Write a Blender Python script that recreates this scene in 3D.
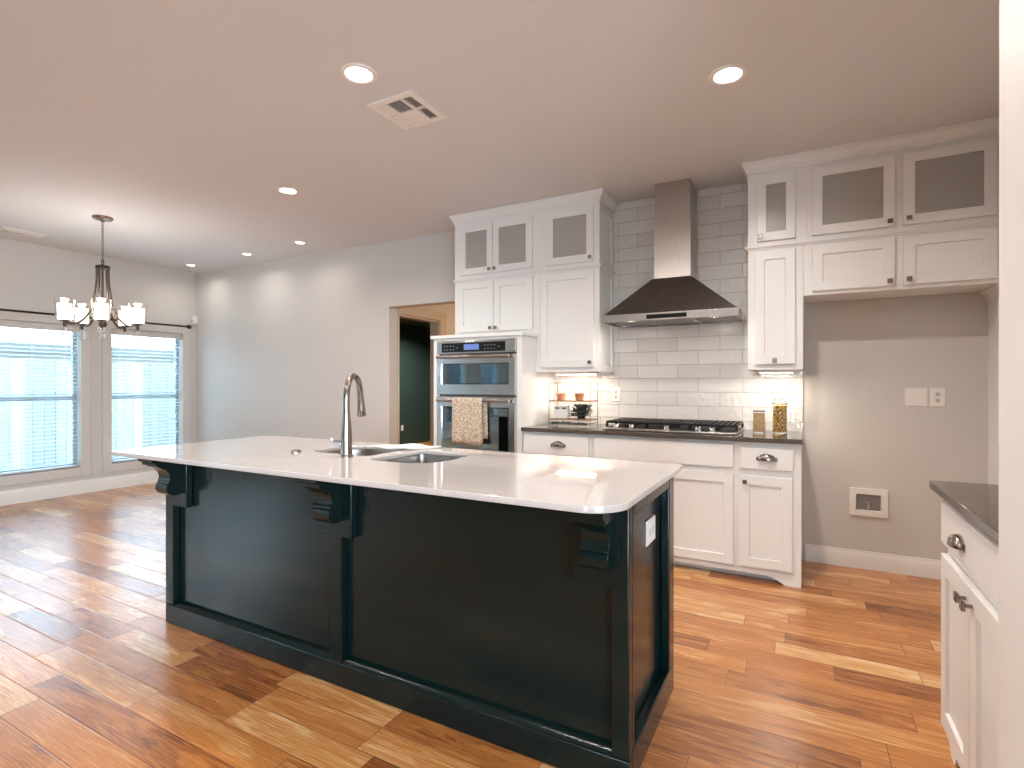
import bpy, bmesh, math, random
from mathutils import Vector, Matrix
R = math.radians
random.seed(7)
for o in list(bpy.data.objects): bpy.data.objects.remove(o)
SC = bpy.context.scene
COL = SC.collection

# ---------------------------------------------------------------- camera
cam_d = bpy.data.cameras.new('camera'); cam = bpy.data.objects.new('camera', cam_d); COL.objects.link(cam)
cam_d.sensor_fit = 'HORIZONTAL'; cam_d.sensor_width = 36.0
cam_d.lens = 534.99 / 1024 * 36.0
cam_d.clip_start = 0.05; cam_d.clip_end = 200
cam.location = (0, 0, 1.2552)
cam.rotation_euler = (R(90) - 0.0015, 0, 0.4972)
SC.camera = cam

# ---------------------------------------------------------------- world (overcast daylight)
w = bpy.data.worlds.new('world'); SC.world = w; w.use_nodes = True
nt = w.node_tree
bg = nt.nodes['Background']
tc = nt.nodes.new('ShaderNodeTexCoord'); sep = nt.nodes.new('ShaderNodeSeparateXYZ')
ramp = nt.nodes.new('ShaderNodeValToRGB')
nt.links.new(tc.outputs['Generated'], sep.inputs[0]); nt.links.new(sep.outputs['Z'], ramp.inputs[0])
ramp.color_ramp.elements[0].position = 0.0; ramp.color_ramp.elements[0].color = (0.78, 0.90, 1.0, 1)
ramp.color_ramp.elements[1].position = 0.6; ramp.color_ramp.elements[1].color = (0.47, 0.74, 1.0, 1)
nt.links.new(ramp.outputs[0], bg.inputs['Color'])
WORLD = 14.5
bg.inputs['Strength'].default_value = WORLD

# ---------------------------------------------------------------- exposure
SC.view_settings.view_transform = 'Standard'
SC.view_settings.look = 'None'
SC.view_settings.gamma = 1.0
SC.view_settings.use_curve_mapping = False
SC.view_settings.exposure = 0.72
CAN_W = 13.0            # watts of each recessed ceiling lamp
WARM = (1.0, 0.93, 0.86)

# ---------------------------------------------------------------- helpers
def new_bm(): return bmesh.new()
def box(bm, x0, x1, y0, y1, z0, z1):
    v = [bm.verts.new((x, y, z)) for z in (z0, z1) for y in (y0, y1) for x in (x0, x1)]
    for f in ((0,2,3,1),(4,5,7,6),(0,1,5,4),(2,6,7,3),(0,4,6,2),(1,3,7,5)):
        bm.faces.new([v[i] for i in f])
    return v
def frame_axes(d):
    d = d.normalized(); a = Vector((0,0,1)) if abs(d.z) < .9 else Vector((1,0,0))
    s = d.cross(a).normalized(); return s, s.cross(d).normalized()
def cyl(bm, p0, p1, r0, r1=None, seg=20, cap=True):
    r1 = r0 if r1 is None else r1
    p0, p1 = Vector(p0), Vector(p1); s, t = frame_axes(p1 - p0)
    rings = []
    for p, r in ((p0, r0), (p1, r1)):
        rings.append([bm.verts.new(p + (s*math.cos(2*math.pi*i/seg) + t*math.sin(2*math.pi*i/seg))*r) for i in range(seg)])
    for i in range(seg):
        bm.faces.new((rings[0][i], rings[0][(i+1)%seg], rings[1][(i+1)%seg], rings[1][i]))
    if cap: bm.faces.new(rings[0][::-1]); bm.faces.new(rings[1])
def tube(bm, pts, r, seg=10, cap=True, flat=1.0):
    pts = [Vector(p) for p in pts]; n = len(pts)
    rr = r if isinstance(r, (list, tuple)) else [r]*n
    s = None; rings = []
    for i, p in enumerate(pts):
        d = (pts[min(i+1, n-1)] - pts[max(i-1, 0)]).normalized()
        if s is None: s, t = frame_axes(d)
        else:
            s = (s - d*s.dot(d)).normalized(); t = s.cross(d).normalized()
        rings.append([bm.verts.new(p + (s*math.cos(2*math.pi*k/seg) + t*math.sin(2*math.pi*k/seg)*flat)*rr[i]) for k in range(seg)])
    for a, b in zip(rings, rings[1:]):
        for k in range(seg): bm.faces.new((a[k], a[(k+1)%seg], b[(k+1)%seg], b[k]))
    if cap: bm.faces.new(rings[0][::-1]); bm.faces.new(rings[-1])
def lathe(bm, prof, c=(0,0,0), seg=28, axis='Z'):
    rings = []
    for r, z in prof:
        if r < 1e-6: rings.append([bm.verts.new(_ax(0, 0, z, axis, c))]); continue
        rings.append([bm.verts.new(_ax(r*math.cos(2*math.pi*k/seg), r*math.sin(2*math.pi*k/seg), z, axis, c)) for k in range(seg)])
    for a, b in zip(rings, rings[1:]):
        for k in range(seg):
            k2 = (k+1) % seg
            if len(a) == 1 and len(b) > 1: bm.faces.new((a[0], b[k2], b[k]))
            elif len(b) == 1 and len(a) > 1: bm.faces.new((a[k], a[k2], b[0]))
            elif len(a) > 1: bm.faces.new((a[k], a[k2], b[k2], b[k]))
def _ax(x, y, z, axis, c):
    if axis == 'Z': v = (x, y, z)
    elif axis == 'Y': v = (x, z, y)
    else: v = (z, x, y)
    return (v[0]+c[0], v[1]+c[1], v[2]+c[2])
def prism(bm, poly, axis, a, b):
    """poly in the plane across axis: X -> (y,z), Y -> (x,z), Z -> (x,y)"""
    def P(q, t):
        return {'X': (t, q[0], q[1]), 'Y': (q[0], t, q[1]), 'Z': (q[0], q[1], t)}[axis]
    A = [bm.verts.new(P(q, a)) for q in poly]; B = [bm.verts.new(P(q, b)) for q in poly]
    bm.faces.new(A); bm.faces.new(B[::-1]); n = len(poly)
    for i in range(n): bm.faces.new((A[i], B[i], B[(i+1)%n], A[(i+1)%n]))
def sphere(bm, c, r, seg=14, sx=1, sy=1, sz=1):
    m = Matrix.Translation(c) @ Matrix.Diagonal((sx*r, sy*r, sz*r, 1))
    bmesh.ops.create_uvsphere(bm, u_segments=seg, v_segments=max(6, seg//2+1), radius=1, matrix=m)
def obj(name, bm, m, parent=None, bevel=0, angle=35, seg=2, solid=0, sub=0):
    bmesh.ops.recalc_face_normals(bm, faces=bm.faces)
    me = bpy.data.meshes.new(name); bm.to_mesh(me); bm.free()
    me.shade_smooth(); me.set_sharp_from_angle(angle=R(angle))
    if m: me.materials.append(m)
    o = bpy.data.objects.new(name, me); COL.objects.link(o)
    if parent: o.parent = parent
    if solid:
        s = o.modifiers.new('solidify', 'SOLIDIFY'); s.thickness = solid; s.offset = 0
    if bevel:
        b = o.modifiers.new('bevel', 'BEVEL'); b.width = bevel; b.segments = seg; b.limit_method = 'ANGLE'; b.angle_limit = R(40)
    if sub:
        s = o.modifiers.new('sub', 'SUBSURF'); s.levels = sub; s.render_levels = sub
    return o
def thing(name, label, cat, loc=(0,0,0), rotz=0, group=None):
    o = bpy.data.objects.new(name, None); COL.objects.link(o); o.empty_display_size = .1
    o.location = loc; o.rotation_euler = (0, 0, rotz); tag(o, label, cat, group); return o
def tag(o, label, cat, group=None):
    o['label'] = label; o['category'] = cat
    if group: o['group'] = group
    return o
def struct(name, bm, m, parent=None, label=None, **k):
    o = obj(name, bm, m, parent, **k)
    if not parent: o['kind'] = 'structure'
    if label: o['label'] = label
    return o
def sempty(name, label=None, loc=(0,0,0)):
    o = bpy.data.objects.new(name, None); COL.objects.link(o); o.location = loc; o['kind'] = 'structure'
    if label: o['label'] = label
    return o
def dup(root, loc=None, label=None):
    r = root.copy(); COL.objects.link(r)
    if loc: r.location = loc
    if label: r['label'] = label
    for ch in list(root.children):
        c = ch.copy(); COL.objects.link(c); c.parent = r
        for g in ch.children:
            d = g.copy(); COL.objects.link(d); d.parent = c
    return r
def smooth_poly(pts, n=6):
    """Catmull-Rom through pts"""
    out = []; P = [Vector(p) for p in pts]; P = [2*P[0]-P[1]] + P + [2*P[-1]-P[-2]]
    for i in range(1, len(P)-2):
        for k in range(n):
            t = k/n; a, b, c, d = P[i-1], P[i], P[i+1], P[i+2]
            out.append(0.5*((2*b) + (c-a)*t + (2*a-5*b+4*c-d)*t*t + (3*b-a-3*c+d)*t**3))
    out.append(P[-2]); return out

# ---------------------------------------------------------------- materials
def mat(name, col=(.8,.8,.8), rough=.5, metal=0, **k):
    m = bpy.data.materials.new(name); m.use_nodes = True
    b = m.node_tree.nodes['Principled BSDF']
    b.inputs['Base Color'].default_value = (*col, 1); b.inputs['Roughness'].default_value = rough
    b.inputs['Metallic'].default_value = metal
    for kk, v in k.items():
        b.inputs[kk.replace('_', ' ')].default_value = v
    return m
def N(m, t): return m.node_tree.nodes.new(t)
def Lk(m, a, b): m.node_tree.links.new(a, b)
def P_(m): return m.node_tree.nodes['Principled BSDF']
def math_(m, op, a, b=None, c=None):
    n = N(m, 'ShaderNodeMath'); n.operation = op
    for i, v in enumerate((a, b, c)):
        if v is None: continue
        if hasattr(v, 'links'): Lk(m, v, n.inputs[i])
        else: n.inputs[i].default_value = v
    return n.outputs[0]
def bump(m, scale=50, strength=.2, dist=.002, detail=2, stretch=None, normal=None):
    t = N(m, 'ShaderNodeTexCoord'); n = N(m, 'ShaderNodeTexNoise'); n.inputs['Scale'].default_value = scale; n.inputs['Detail'].default_value = detail
    if stretch:
        mp = N(m, 'ShaderNodeMapping'); mp.inputs['Scale'].default_value = stretch
        Lk(m, t.outputs['Object'], mp.inputs[0]); Lk(m, mp.outputs[0], n.inputs['Vector'])
    else: Lk(m, t.outputs['Object'], n.inputs['Vector'])
    b = N(m, 'ShaderNodeBump'); b.inputs['Strength'].default_value = strength; b.inputs['Distance'].default_value = dist
    Lk(m, n.outputs['Fac'], b.inputs['Height']); Lk(m, b.outputs[0], P_(m).inputs['Normal'])
    return n
def mottle(m, c1, c2, scale=6, stretch=None, lo=.35, hi=.65, detail=4):
    t = N(m, 'ShaderNodeTexCoord'); n = N(m, 'ShaderNodeTexNoise'); n.inputs['Scale'].default_value = scale; n.inputs['Detail'].default_value = detail
    if stretch:
        mp = N(m, 'ShaderNodeMapping'); mp.inputs['Scale'].default_value = stretch
        Lk(m, t.outputs['Object'], mp.inputs[0]); Lk(m, mp.outputs[0], n.inputs['Vector'])
    else: Lk(m, t.outputs['Object'], n.inputs['Vector'])
    r = N(m, 'ShaderNodeValToRGB'); r.color_ramp.elements[0].position = lo; r.color_ramp.elements[1].position = hi
    r.color_ramp.elements[0].color = (*c1, 1); r.color_ramp.elements[1].color = (*c2, 1)
    Lk(m, n.outputs['Fac'], r.inputs[0]); Lk(m, r.outputs[0], P_(m).inputs['Base Color'])
def emis(name, col, s):
    m = mat(name, col, .5); P_(m).inputs['Emission Color'].default_value = (*col, 1); P_(m).inputs['Emission Strength'].default_value = s; return m

M = {}
M['wall'] = mat('wall_paint', (.60, .575, .54), .75); bump(M['wall'], 60, .25, .002)
M['ceiling'] = mat('ceiling_paint', (.68, .68, .68), .8); bump(M['ceiling'], 35, .35, .003)
M['white'] = mat('white_cabinet_paint', (.80, .785, .76), .32); bump(M['white'], 90, .06, .001)
M['trimw'] = mat('white_trim_paint', (.80, .77, .73), .35); bump(M['trimw'], 90, .06, .001)
M['casing'] = mat('window_casing_paint', (.62, .59, .55), .45); bump(M['casing'], 80, .08, .001)
M['pier'] = mat('white_wall_paint', (.80, .78, .76), .5); bump(M['pier'], 60, .2, .002)
M['dark_green'] = mat('black_green_gloss_paint', (.0022, .010, .010), .14, Specular_IOR_Level=.32)
bump(M['dark_green'], 30, .30, .003, 3, (3, 3, .8))
M['quartz'] = mat('pale_quartz', (.56, .52, .50), .04, Coat_Weight=.5, Coat_Roughness=.02); mottle(M['quartz'], (.53,.485,.46), (.59,.54,.515), 180)
M['darkstone'] = mat('dark_grey_stone', (.085, .068, .058), .10); mottle(M['darkstone'], (.07,.056,.048), (.12,.10,.085), 160)
M['steel'] = mat('brushed_steel', (.34, .31, .29), .28, 1.0, Anisotropic=.6); mottle(M['steel'], (.28,.26,.24), (.40,.37,.34), 14, (1,1,30))
M['steel_h'] = mat('brushed_steel_horizontal', (.60, .58, .56), .22, 1.0); mottle(M['steel_h'], (.52,.50,.48), (.66,.64,.62), 14, (1,1,60))
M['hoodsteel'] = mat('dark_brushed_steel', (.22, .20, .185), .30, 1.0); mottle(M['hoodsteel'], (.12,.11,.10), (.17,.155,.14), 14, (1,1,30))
M['chimsteel'] = mat('chimney_brushed_steel', (.40, .365, .33), .28, 1.0, Anisotropic=.75); mottle(M['chimsteel'], (.46,.43,.40), (.56,.52,.49), 10, (30,1,1))
M['chrome'] = mat('chrome', (.75, .74, .73), .08, 1.0)
M['nickel'] = mat('brushed_nickel', (.30, .265, .235), .20, 1.0)
M['pewter'] = mat('pewter', (.28, .25, .22), .28, 1.0)
M['bronze'] = mat('dark_bronze', (.045, .035, .030), .35, .8)
M['chanmetal'] = mat('chandelier_bronze', (.13, .10, .085), .30, .9)
M['blackmetal'] = mat('black_iron', (.02, .018, .017), .45, .5); bump(M['blackmetal'], 120, .2, .001)
M['blackgloss'] = mat('black_glass', (.006, .007, .008), .04)
M['ovenglass'] = mat('oven_door_glass', (.24, .29, .31), .03, 1.0)
M['plastic'] = mat('white_plastic', (.82, .79, .75), .3)
M['slot'] = mat('dark_slot', (.05, .045, .04), .5)
M['ventdark'] = mat('vent_duct_shade', (.045, .038, .034), .7)
M['blind'] = mat('white_blind_slat', (.70, .73, .74), .35, Transmission_Weight=0.0)
M['vinyl'] = mat('window_sash_vinyl', (.30, .36, .39), .35)  # white vinyl darkened to blue-grey, its backlit shade put into the colour
M['rod'] = mat('black_rod', (.012, .011, .010), .35, .4)
M['glass'] = mat('clear_glass', (1, 1, 1), .0, Transmission_Weight=1.0, IOR=1.45)
m = bpy.data.materials.new('window_pane_glass'); m.use_nodes = True; M['pane'] = m
for n in list(m.node_tree.nodes):
    if n.type != 'OUTPUT_MATERIAL': m.node_tree.nodes.remove(n)
tr = N(m, 'ShaderNodeBsdfTransparent'); gl = N(m, 'ShaderNodeBsdfGlossy'); gl.inputs['Roughness'].default_value = .02
fr = N(m, 'ShaderNodeFresnel'); fr.inputs[0].default_value = 1.25; mx = N(m, 'ShaderNodeMixShader')
tr.inputs[0].default_value = (.93, .97, .97, 1)
Lk(m, fr.outputs[0], mx.inputs[0]); Lk(m, tr.outputs[0], mx.inputs[1]); Lk(m, gl.outputs[0], mx.inputs[2])
Lk(m, mx.outputs[0], m.node_tree.nodes['Material Output'].inputs[0])
M['cabglass'] = mat('seeded_cabinet_glass', (.66, .63, .58), .25, Transmission_Weight=.45, IOR=1.4); bump(M['cabglass'], 40, .5, .004)
M['cabinside'] = mat('cabinet_interior', (.72, .70, .66), .6)
M['lens'] = emis('lit_lamp_lens', (1.0, .90, .82), 14.0)
M['lens_low'] = emis('lit_small_lamp_lens', (1.0, .90, .82), 9.0)
M['underlens'] = emis('lit_under_cabinet_lens', (1.0, .90, .78), 9.0)
M['shade'] = emis('lit_white_shade_glass', (1.0, .93, .86), 1.6)
M['shade_clear'] = mat('clear_shade_glass', (1, .98, .95), .03, Transmission_Weight=1.0, IOR=1.12)
M['crystal'] = mat('crystal_drops', (.95, .95, .93), .02, Transmission_Weight=.85, IOR=1.5)
M['darkpaint'] = mat('dark_green_wall_paint', (.030, .056, .048), .45)
M['tan'] = mat('tan_hall_paint', (.38, .26, .14), .7)
M['hallcas'] = mat('hall_casing_paint', (.52, .44, .36), .45)
M['towel'] = mat('cream_waffle_cotton', (.62, .50, .38), .9)
t = N(M['towel'], 'ShaderNodeTexCoord'); vo = N(M['towel'], 'ShaderNodeTexVoronoi'); vo.inputs['Scale'].default_value = 75
Lk(M['towel'], t.outputs['Object'], vo.inputs['Vector'])
rp = N(M['towel'], 'ShaderNodeValToRGB'); rp.color_ramp.elements[0].color = (.72,.60,.48,1); rp.color_ramp.elements[1].color = (.36,.27,.19,1); rp.color_ramp.elements[0].position=.25; rp.color_ramp.elements[1].position=.75
Lk(M['towel'], vo.outputs['Distance'], rp.inputs[0]); Lk(M['towel'], rp.outputs[0], P_(M['towel']).inputs['Base Color'])
bb = N(M['towel'], 'ShaderNodeBump'); bb.inputs['Strength'].default_value = .8; bb.inputs['Distance'].default_value = .004; bb.invert = True
Lk(M['towel'], vo.outputs['Distance'], bb.inputs['Height']); Lk(M['towel'], bb.outputs[0], P_(M['towel']).inputs['Normal'])
M['whitecloth'] = mat('white_cotton', (.66, .64, .60), .9); bump(M['whitecloth'], 150, .3, .001)
M['copper'] = mat('copper_cup', (.62, .30, .17), .38, .6); mottle(M['copper'], (.50,.22,.11), (.75,.42,.26), 60)
M['woodshelf'] = mat('shelf_wood', (.34, .20, .12), .5); mottle(M['woodshelf'], (.24,.13,.08), (.42,.26,.16), 20, (1,6,6))
M['gold'] = mat('rack_wire', (.20, .14, .09), .35, .8)
M['leaf'] = mat('dark_grey_green_leaf', (.05, .075, .06), .55); mottle(M['leaf'], (.03,.04,.035), (.11,.16,.12), 60)
M['herb'] = mat('green_sprig', (.07, .13, .08), .6); mottle(M['herb'], (.04,.09,.05), (.14,.22,.15), 60)
M['pasta'] = mat('dry_pasta', (.62, .34, .10), .5)
M['pasta2'] = mat('dry_beans_mix', (.5, .25, .05), .5)
for k_, cs in (('pasta', ((.90,.60,.24),(.75,.38,.10),(.95,.75,.42))), ('pasta2', ((.85,.48,.05),(.22,.08,.03),(.90,.62,.22)))):
    mm = M[k_]; t = N(mm, 'ShaderNodeTexCoord'); v = N(mm, 'ShaderNodeTexVoronoi'); v.inputs['Scale'].default_value = 110
    Lk(mm, t.outputs['Object'], v.inputs['Vector']); s_ = N(mm, 'ShaderNodeSeparateColor'); Lk(mm, v.outputs['Color'], s_.inputs[0])
    r_ = N(mm, 'ShaderNodeValToRGB'); r_.color_ramp.interpolation = 'CONSTANT'
    r_.color_ramp.elements[0].color = (*cs[0],1); r_.color_ramp.elements[1].color = (*cs[1],1); r_.color_ramp.elements[1].position = .5
    e_ = r_.color_ramp.elements.new(.75); e_.color = (*cs[2],1)
    Lk(mm, s_.outputs[0], r_.inputs[0]); Lk(mm, r_.outputs[0], P_(mm).inputs['Base Color'])
M['fence'] = mat('weathered_fence_boards', (.33, .31, .29), .85)
M['shingle'] = mat('pale_roof_shingles', (.62, .60, .58), .9)
M['eave'] = mat('eave_shadow_board', (.06, .055, .05), .8)  # dark tone stands in for the shadow band under the eave
M['brick_out'] = mat('pale_house_brick', (.35, .30, .27), .9)
M['bounce_ground'] = mat('pale_bounce_concrete', (.5, .49, .47), .95); mottle(M['bounce_ground'], (.44,.43,.42), (.54,.53,.51), 3)  # unseen ground, made pale to bounce daylight up to the ceiling
M['display'] = emis('oven_display_blue', (.10, .16, .40), .35)
M['marks'] = mat('grey_panel_marks', (.30, .36, .38), .5)
M['outlet'] = M['plastic']
M['bluechrome'] = mat('chrome_handle', (.60, .66, .75), .08, 1.0)

# fence boards, shingles
mm = M['fence']; t = N(mm,'ShaderNodeTexCoord'); s_ = N(mm,'ShaderNodeSeparateXYZ'); Lk(mm, t.outputs['Object'], s_.inputs[0])
wn = N(mm,'ShaderNodeTexWhiteNoise'); wn.noise_dimensions = '1D'
Lk(mm, math_(mm,'FLOOR', math_(mm,'DIVIDE', s_.outputs['Y'], .14)), wn.inputs['W'])
r_ = N(mm,'ShaderNodeValToRGB'); r_.color_ramp.elements[0].color=(.09,.085,.08,1); r_.color_ramp.elements[1].color=(.24,.225,.215,1)
Lk(mm, wn.outputs['Value'], r_.inputs[0]); Lk(mm, r_.outputs[0], P_(mm).inputs['Base Color'])
mm = M['shingle']; t = N(mm,'ShaderNodeTexCoord'); br = N(mm,'ShaderNodeTexBrick'); br.inputs['Scale'].default_value=1
br.inputs['Brick Width'].default_value=.3; br.inputs['Row Height'].default_value=.14; br.inputs['Mortar Size'].default_value=.012
br.inputs['Color1'].default_value=(.66,.64,.62,1); br.inputs['Color2'].default_value=(.54,.52,.50,1); br.inputs['Mortar'].default_value=(.3,.29,.28,1)
mp = N(mm,'ShaderNodeMapping'); mp.inputs['Rotation'].default_value=(0,0,R(90)); Lk(mm,t.outputs['Object'],mp.inputs[0]); Lk(mm,mp.outputs[0],br.inputs['Vector'])
Lk(mm, br.outputs['Color'], P_(mm).inputs['Base Color'])

# subway tile
mm = mat('white_glazed_subway_tile', (.7,.66,.62), .09, Coat_Weight=.5, Coat_Roughness=.02); M['tile'] = mm
t = N(mm,'ShaderNodeTexCoord'); s_ = N(mm,'ShaderNodeSeparateXYZ'); Lk(mm, t.outputs['Object'], s_.inputs[0])
cb = N(mm,'ShaderNodeCombineXYZ'); Lk(mm, math_(mm,'ADD', s_.outputs['X'], .863+.1575+3.15), cb.inputs[0]); Lk(mm, math_(mm,'SUBTRACT', s_.outputs['Z'], .865), cb.inputs[1])
br = N(mm,'ShaderNodeTexBrick'); br.inputs['Scale'].default_value=1; br.inputs['Brick Width'].default_value=.315; br.inputs['Row Height'].default_value=.107
br.inputs['Mortar Size'].default_value=.0017; br.inputs['Mortar Smooth'].default_value=.15; br.inputs['Bias'].default_value=0
br.inputs['Color1'].default_value=(.62,.59,.56,1); br.inputs['Color2'].default_value=(.71,.68,.65,1); br.inputs['Mortar'].default_value=(.36,.31,.27,1)
Lk(mm, cb.outputs[0], br.inputs['Vector']); Lk(mm, br.outputs['Color'], P_(mm).inputs['Base Color'])
nz = N(mm,'ShaderNodeTexNoise'); nz.inputs['Scale'].default_value=26; nz.inputs['Detail'].default_value=1.5; Lk(mm, t.outputs['Object'], nz.inputs['Vector'])
hh = math_(mm,'SUBTRACT', nz.outputs['Fac'], math_(mm,'MULTIPLY', br.outputs['Fac'], 1.0))
b1 = N(mm,'ShaderNodeBump'); b1.inputs['Strength'].default_value=.8; b1.inputs['Distance'].default_value=.007
Lk(mm, hh, b1.inputs['Height']); Lk(mm, b1.outputs[0], P_(mm).inputs['Normal']); Lk(mm, b1.outputs[0], P_(mm).inputs['Coat Normal'])

# hand-scraped plank floor
mm = mat('hand_scraped_acacia_planks', (.4,.2,.1), .24, Coat_Weight=.32, Coat_Roughness=.30); M['floor'] = mm
t = N(mm,'ShaderNodeTexCoord'); s_ = N(mm,'ShaderNodeSeparateXYZ'); Lk(mm, t.outputs['Object'], s_.inputs[0])
X, Y = s_.outputs['X'], s_.outputs['Y']
PW = .128
yv = math_(mm,'DIVIDE', math_(mm,'ADD', Y, .049+12.8), PW); row = math_(mm,'FLOOR', yv); fy = math_(mm,'FRACT', yv)
w1 = N(mm,'ShaderNodeTexWhiteNoise'); w1.noise_dimensions='1D'; Lk(mm, row, w1.inputs['W'])
sc = N(mm,'ShaderNodeSeparateColor'); Lk(mm, w1.outputs['Color'], sc.inputs[0])
ln = math_(mm,'MULTIPLY_ADD', sc.outputs[0], .75, .50)
xv = math_(mm,'ADD', math_(mm,'DIVIDE', X, ln), math_(mm,'MULTIPLY_ADD', sc.outputs[1], 9.0, 50.0))
xi = math_(mm,'FLOOR', xv); fx = math_(mm,'FRACT', xv)
cb = N(mm,'ShaderNodeCombineXYZ'); Lk(mm, row, cb.inputs[0]); Lk(mm, xi, cb.inputs[1])
w2 = N(mm,'ShaderNodeTexWhiteNoise'); w2.noise_dimensions='2D'; Lk(mm, cb.outputs[0], w2.inputs['Vector'])
s2 = N(mm,'ShaderNodeSeparateColor'); Lk(mm, w2.outputs['Color'], s2.inputs[0])
# grain coordinates
gc = N(mm,'ShaderNodeCombineXYZ'); Lk(mm, math_(mm,'MULTIPLY_ADD', s2.outputs[1], 37.0, math_(mm,'MULTIPLY', X, 1.5)), gc.inputs[0])
Lk(mm, math_(mm,'MULTIPLY_ADD', s2.outputs[2], 23.0, math_(mm,'MULTIPLY', Y, 9.0)), gc.inputs[1])
g1 = N(mm,'ShaderNodeTexNoise'); g1.inputs['Scale'].default_value=1.3; g1.inputs['Detail'].default_value=4; g1.inputs['Distortion'].default_value=1.6; Lk(mm, gc.outputs[0], g1.inputs['Vector'])
gs = N(mm,'ShaderNodeMapping'); gs.inputs['Scale'].default_value=(1.1,12,1); Lk(mm, gc.outputs[0], gs.inputs[0])
g2 = N(mm,'ShaderNodeTexNoise'); g2.inputs['Scale'].default_value=2.2; g2.inputs['Detail'].default_value=5; g2.inputs['Roughness'].default_value=.65; Lk(mm, gs.outputs[0], g2.inputs['Vector'])
ring = math_(mm,'SINE', math_(mm,'MULTIPLY', g1.outputs['Fac'], 34.0))
val = math_(mm,'ADD', math_(mm,'MULTIPLY', s2.outputs[0], .56), math_(mm,'MULTIPLY', g1.outputs['Fac'], .72))
val = math_(mm,'ADD', val, math_(mm,'MULTIPLY', ring, .055))
val = math_(mm,'ADD', val, math_(mm,'MULTIPLY', math_(mm,'SUBTRACT', g2.outputs['Fac'], .5), 1.15))
rp = N(mm,'ShaderNodeValToRGB'); cr = rp.color_ramp
cr.elements[0].position=.10; cr.elements[0].color=(.10,.034,.012,1)
cr.elements[1].position=1.05 if False else 1.0; cr.elements[1].color=(.80,.54,.29,1)
for p_, c_ in ((.30,(.24,.076,.020)),(.50,(.46,.17,.045)),(.72,(.56,.225,.062)),(.90,(.70,.38,.15))):
    e = cr.elements.new(p_); e.color=(*c_,1)
Lk(mm, val, rp.inputs[0])
ey = math_(mm,'MULTIPLY', math_(mm,'MINIMUM', fy, math_(mm,'SUBTRACT', 1.0, fy)), PW)
ex = math_(mm,'MULTIPLY', math_(mm,'MINIMUM', fx, math_(mm,'SUBTRACT', 1.0, fx)), ln)
ed = math_(mm,'MINIMUM', ex, ey)
groove = N(mm,'ShaderNodeMapRange'); groove.inputs['From Min'].default_value=.0003; groove.inputs['From Max'].default_value=.0018; Lk(mm, ed, groove.inputs['Value'])
mc = N(mm,'ShaderNodeMix'); mc.data_type='RGBA'; Lk(mm, groove.outputs[0], mc.inputs['Factor']); mc.inputs[6].default_value=(.10,.045,.022,1); Lk(mm, rp.outputs[0], mc.inputs[7])
Lk(mm, mc.outputs[2], P_(mm).inputs['Base Color'])
hs = N(mm,'ShaderNodeMapping'); hs.inputs['Scale'].default_value=(1.0,7,1); Lk(mm, t.outputs['Object'], hs.inputs[0])
h1 = N(mm,'ShaderNodeTexNoise'); h1.inputs['Scale'].default_value=9; h1.inputs['Detail'].default_value=2; Lk(mm, hs.outputs[0], h1.inputs['Vector'])
gro2 = N(mm,'ShaderNodeMapRange'); gro2.inputs['From Max'].default_value=.005; Lk(mm, ed, gro2.inputs['Value'])
ht = math_(mm,'ADD', math_(mm,'MULTIPLY', h1.outputs['Fac'], .55), math_(mm,'MULTIPLY', gro2.outputs[0], .5))
ht = math_(mm,'ADD', ht, math_(mm,'MULTIPLY', g2.outputs['Fac'], .18))
bp_ = N(mm,'ShaderNodeBump'); bp_.inputs['Strength'].default_value=.45; bp_.inputs['Distance'].default_value=.004
Lk(mm, ht, bp_.inputs['Height']); Lk(mm, bp_.outputs[0], P_(mm).inputs['Normal']); Lk(mm, bp_.outputs[0], P_(mm).inputs['Coat Normal'])
rr_ = math_(mm,'MULTIPLY_ADD', g2.outputs['Fac'], .22, .14); Lk(mm, rr_, P_(mm).inputs['Roughness'])

# ================================================================ ROOM
XW, YB, H = -7.21, 4.32, 2.743
YR, XR = -8.5, 3.2
bm = new_bm(); box(bm, XW-.12, XR+.12, YR-.12, 9.9, -.10, 0)
struct('floor', bm, M['floor'], label='glossy hand-scraped orange brown wood plank floor')
bm = new_bm(); box(bm, XW-.12, XR+.12, YR-.12, YB+.13, H, H+.1)
struct('ceiling', bm, M['ceiling'], label='flat taupe painted ceiling')

WINS = [(2.17, 3.00), (3.31, 4.137), (-2.5, -0.9), (-3.55, -2.75), (-5.15, -4.25)]
Z0, Z1 = .30, 1.91
bm = new_bm(); ys = YR
for a, b in sorted(WINS):
    box(bm, XW-.12, XW, ys, a, 0, H); box(bm, XW-.12, XW, a, b, 0, Z0); box(bm, XW-.12, XW, a, b, Z1, H); ys = b
box(bm, XW-.12, XW, ys, YB, 0, H)
struct('wall_left', bm, M['wall'], label='greige wall with the windows')
DX0, DX1, DZ = -3.81, -2.79, 2.057
bm = new_bm()
box(bm, XW-.12, DX0, YB, YB+.13, 0, H); box(bm, DX0, DX1, YB, YB+.13, DZ, H); box(bm, DX1, XR+.12, YB, YB+.13, 0, H)
struct('wall_back', bm, M['wall'], label='greige wall with the doorway and the kitchen cabinets')
bm = new_bm(); box(bm, XW-.12, .6, YR-.12, YR, 0, H); box(bm, 2.2, XR+.12, YR-.12, YR, 0, H); box(bm, .6, 2.2, YR-.12, YR, 0, .1); box(bm, .6, 2.2, YR-.12, YR, 2.1, H)  # unseen opening added here to bring daylight onto ceiling and back wall
struct('wall_rear', bm, M['wall'])
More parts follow.
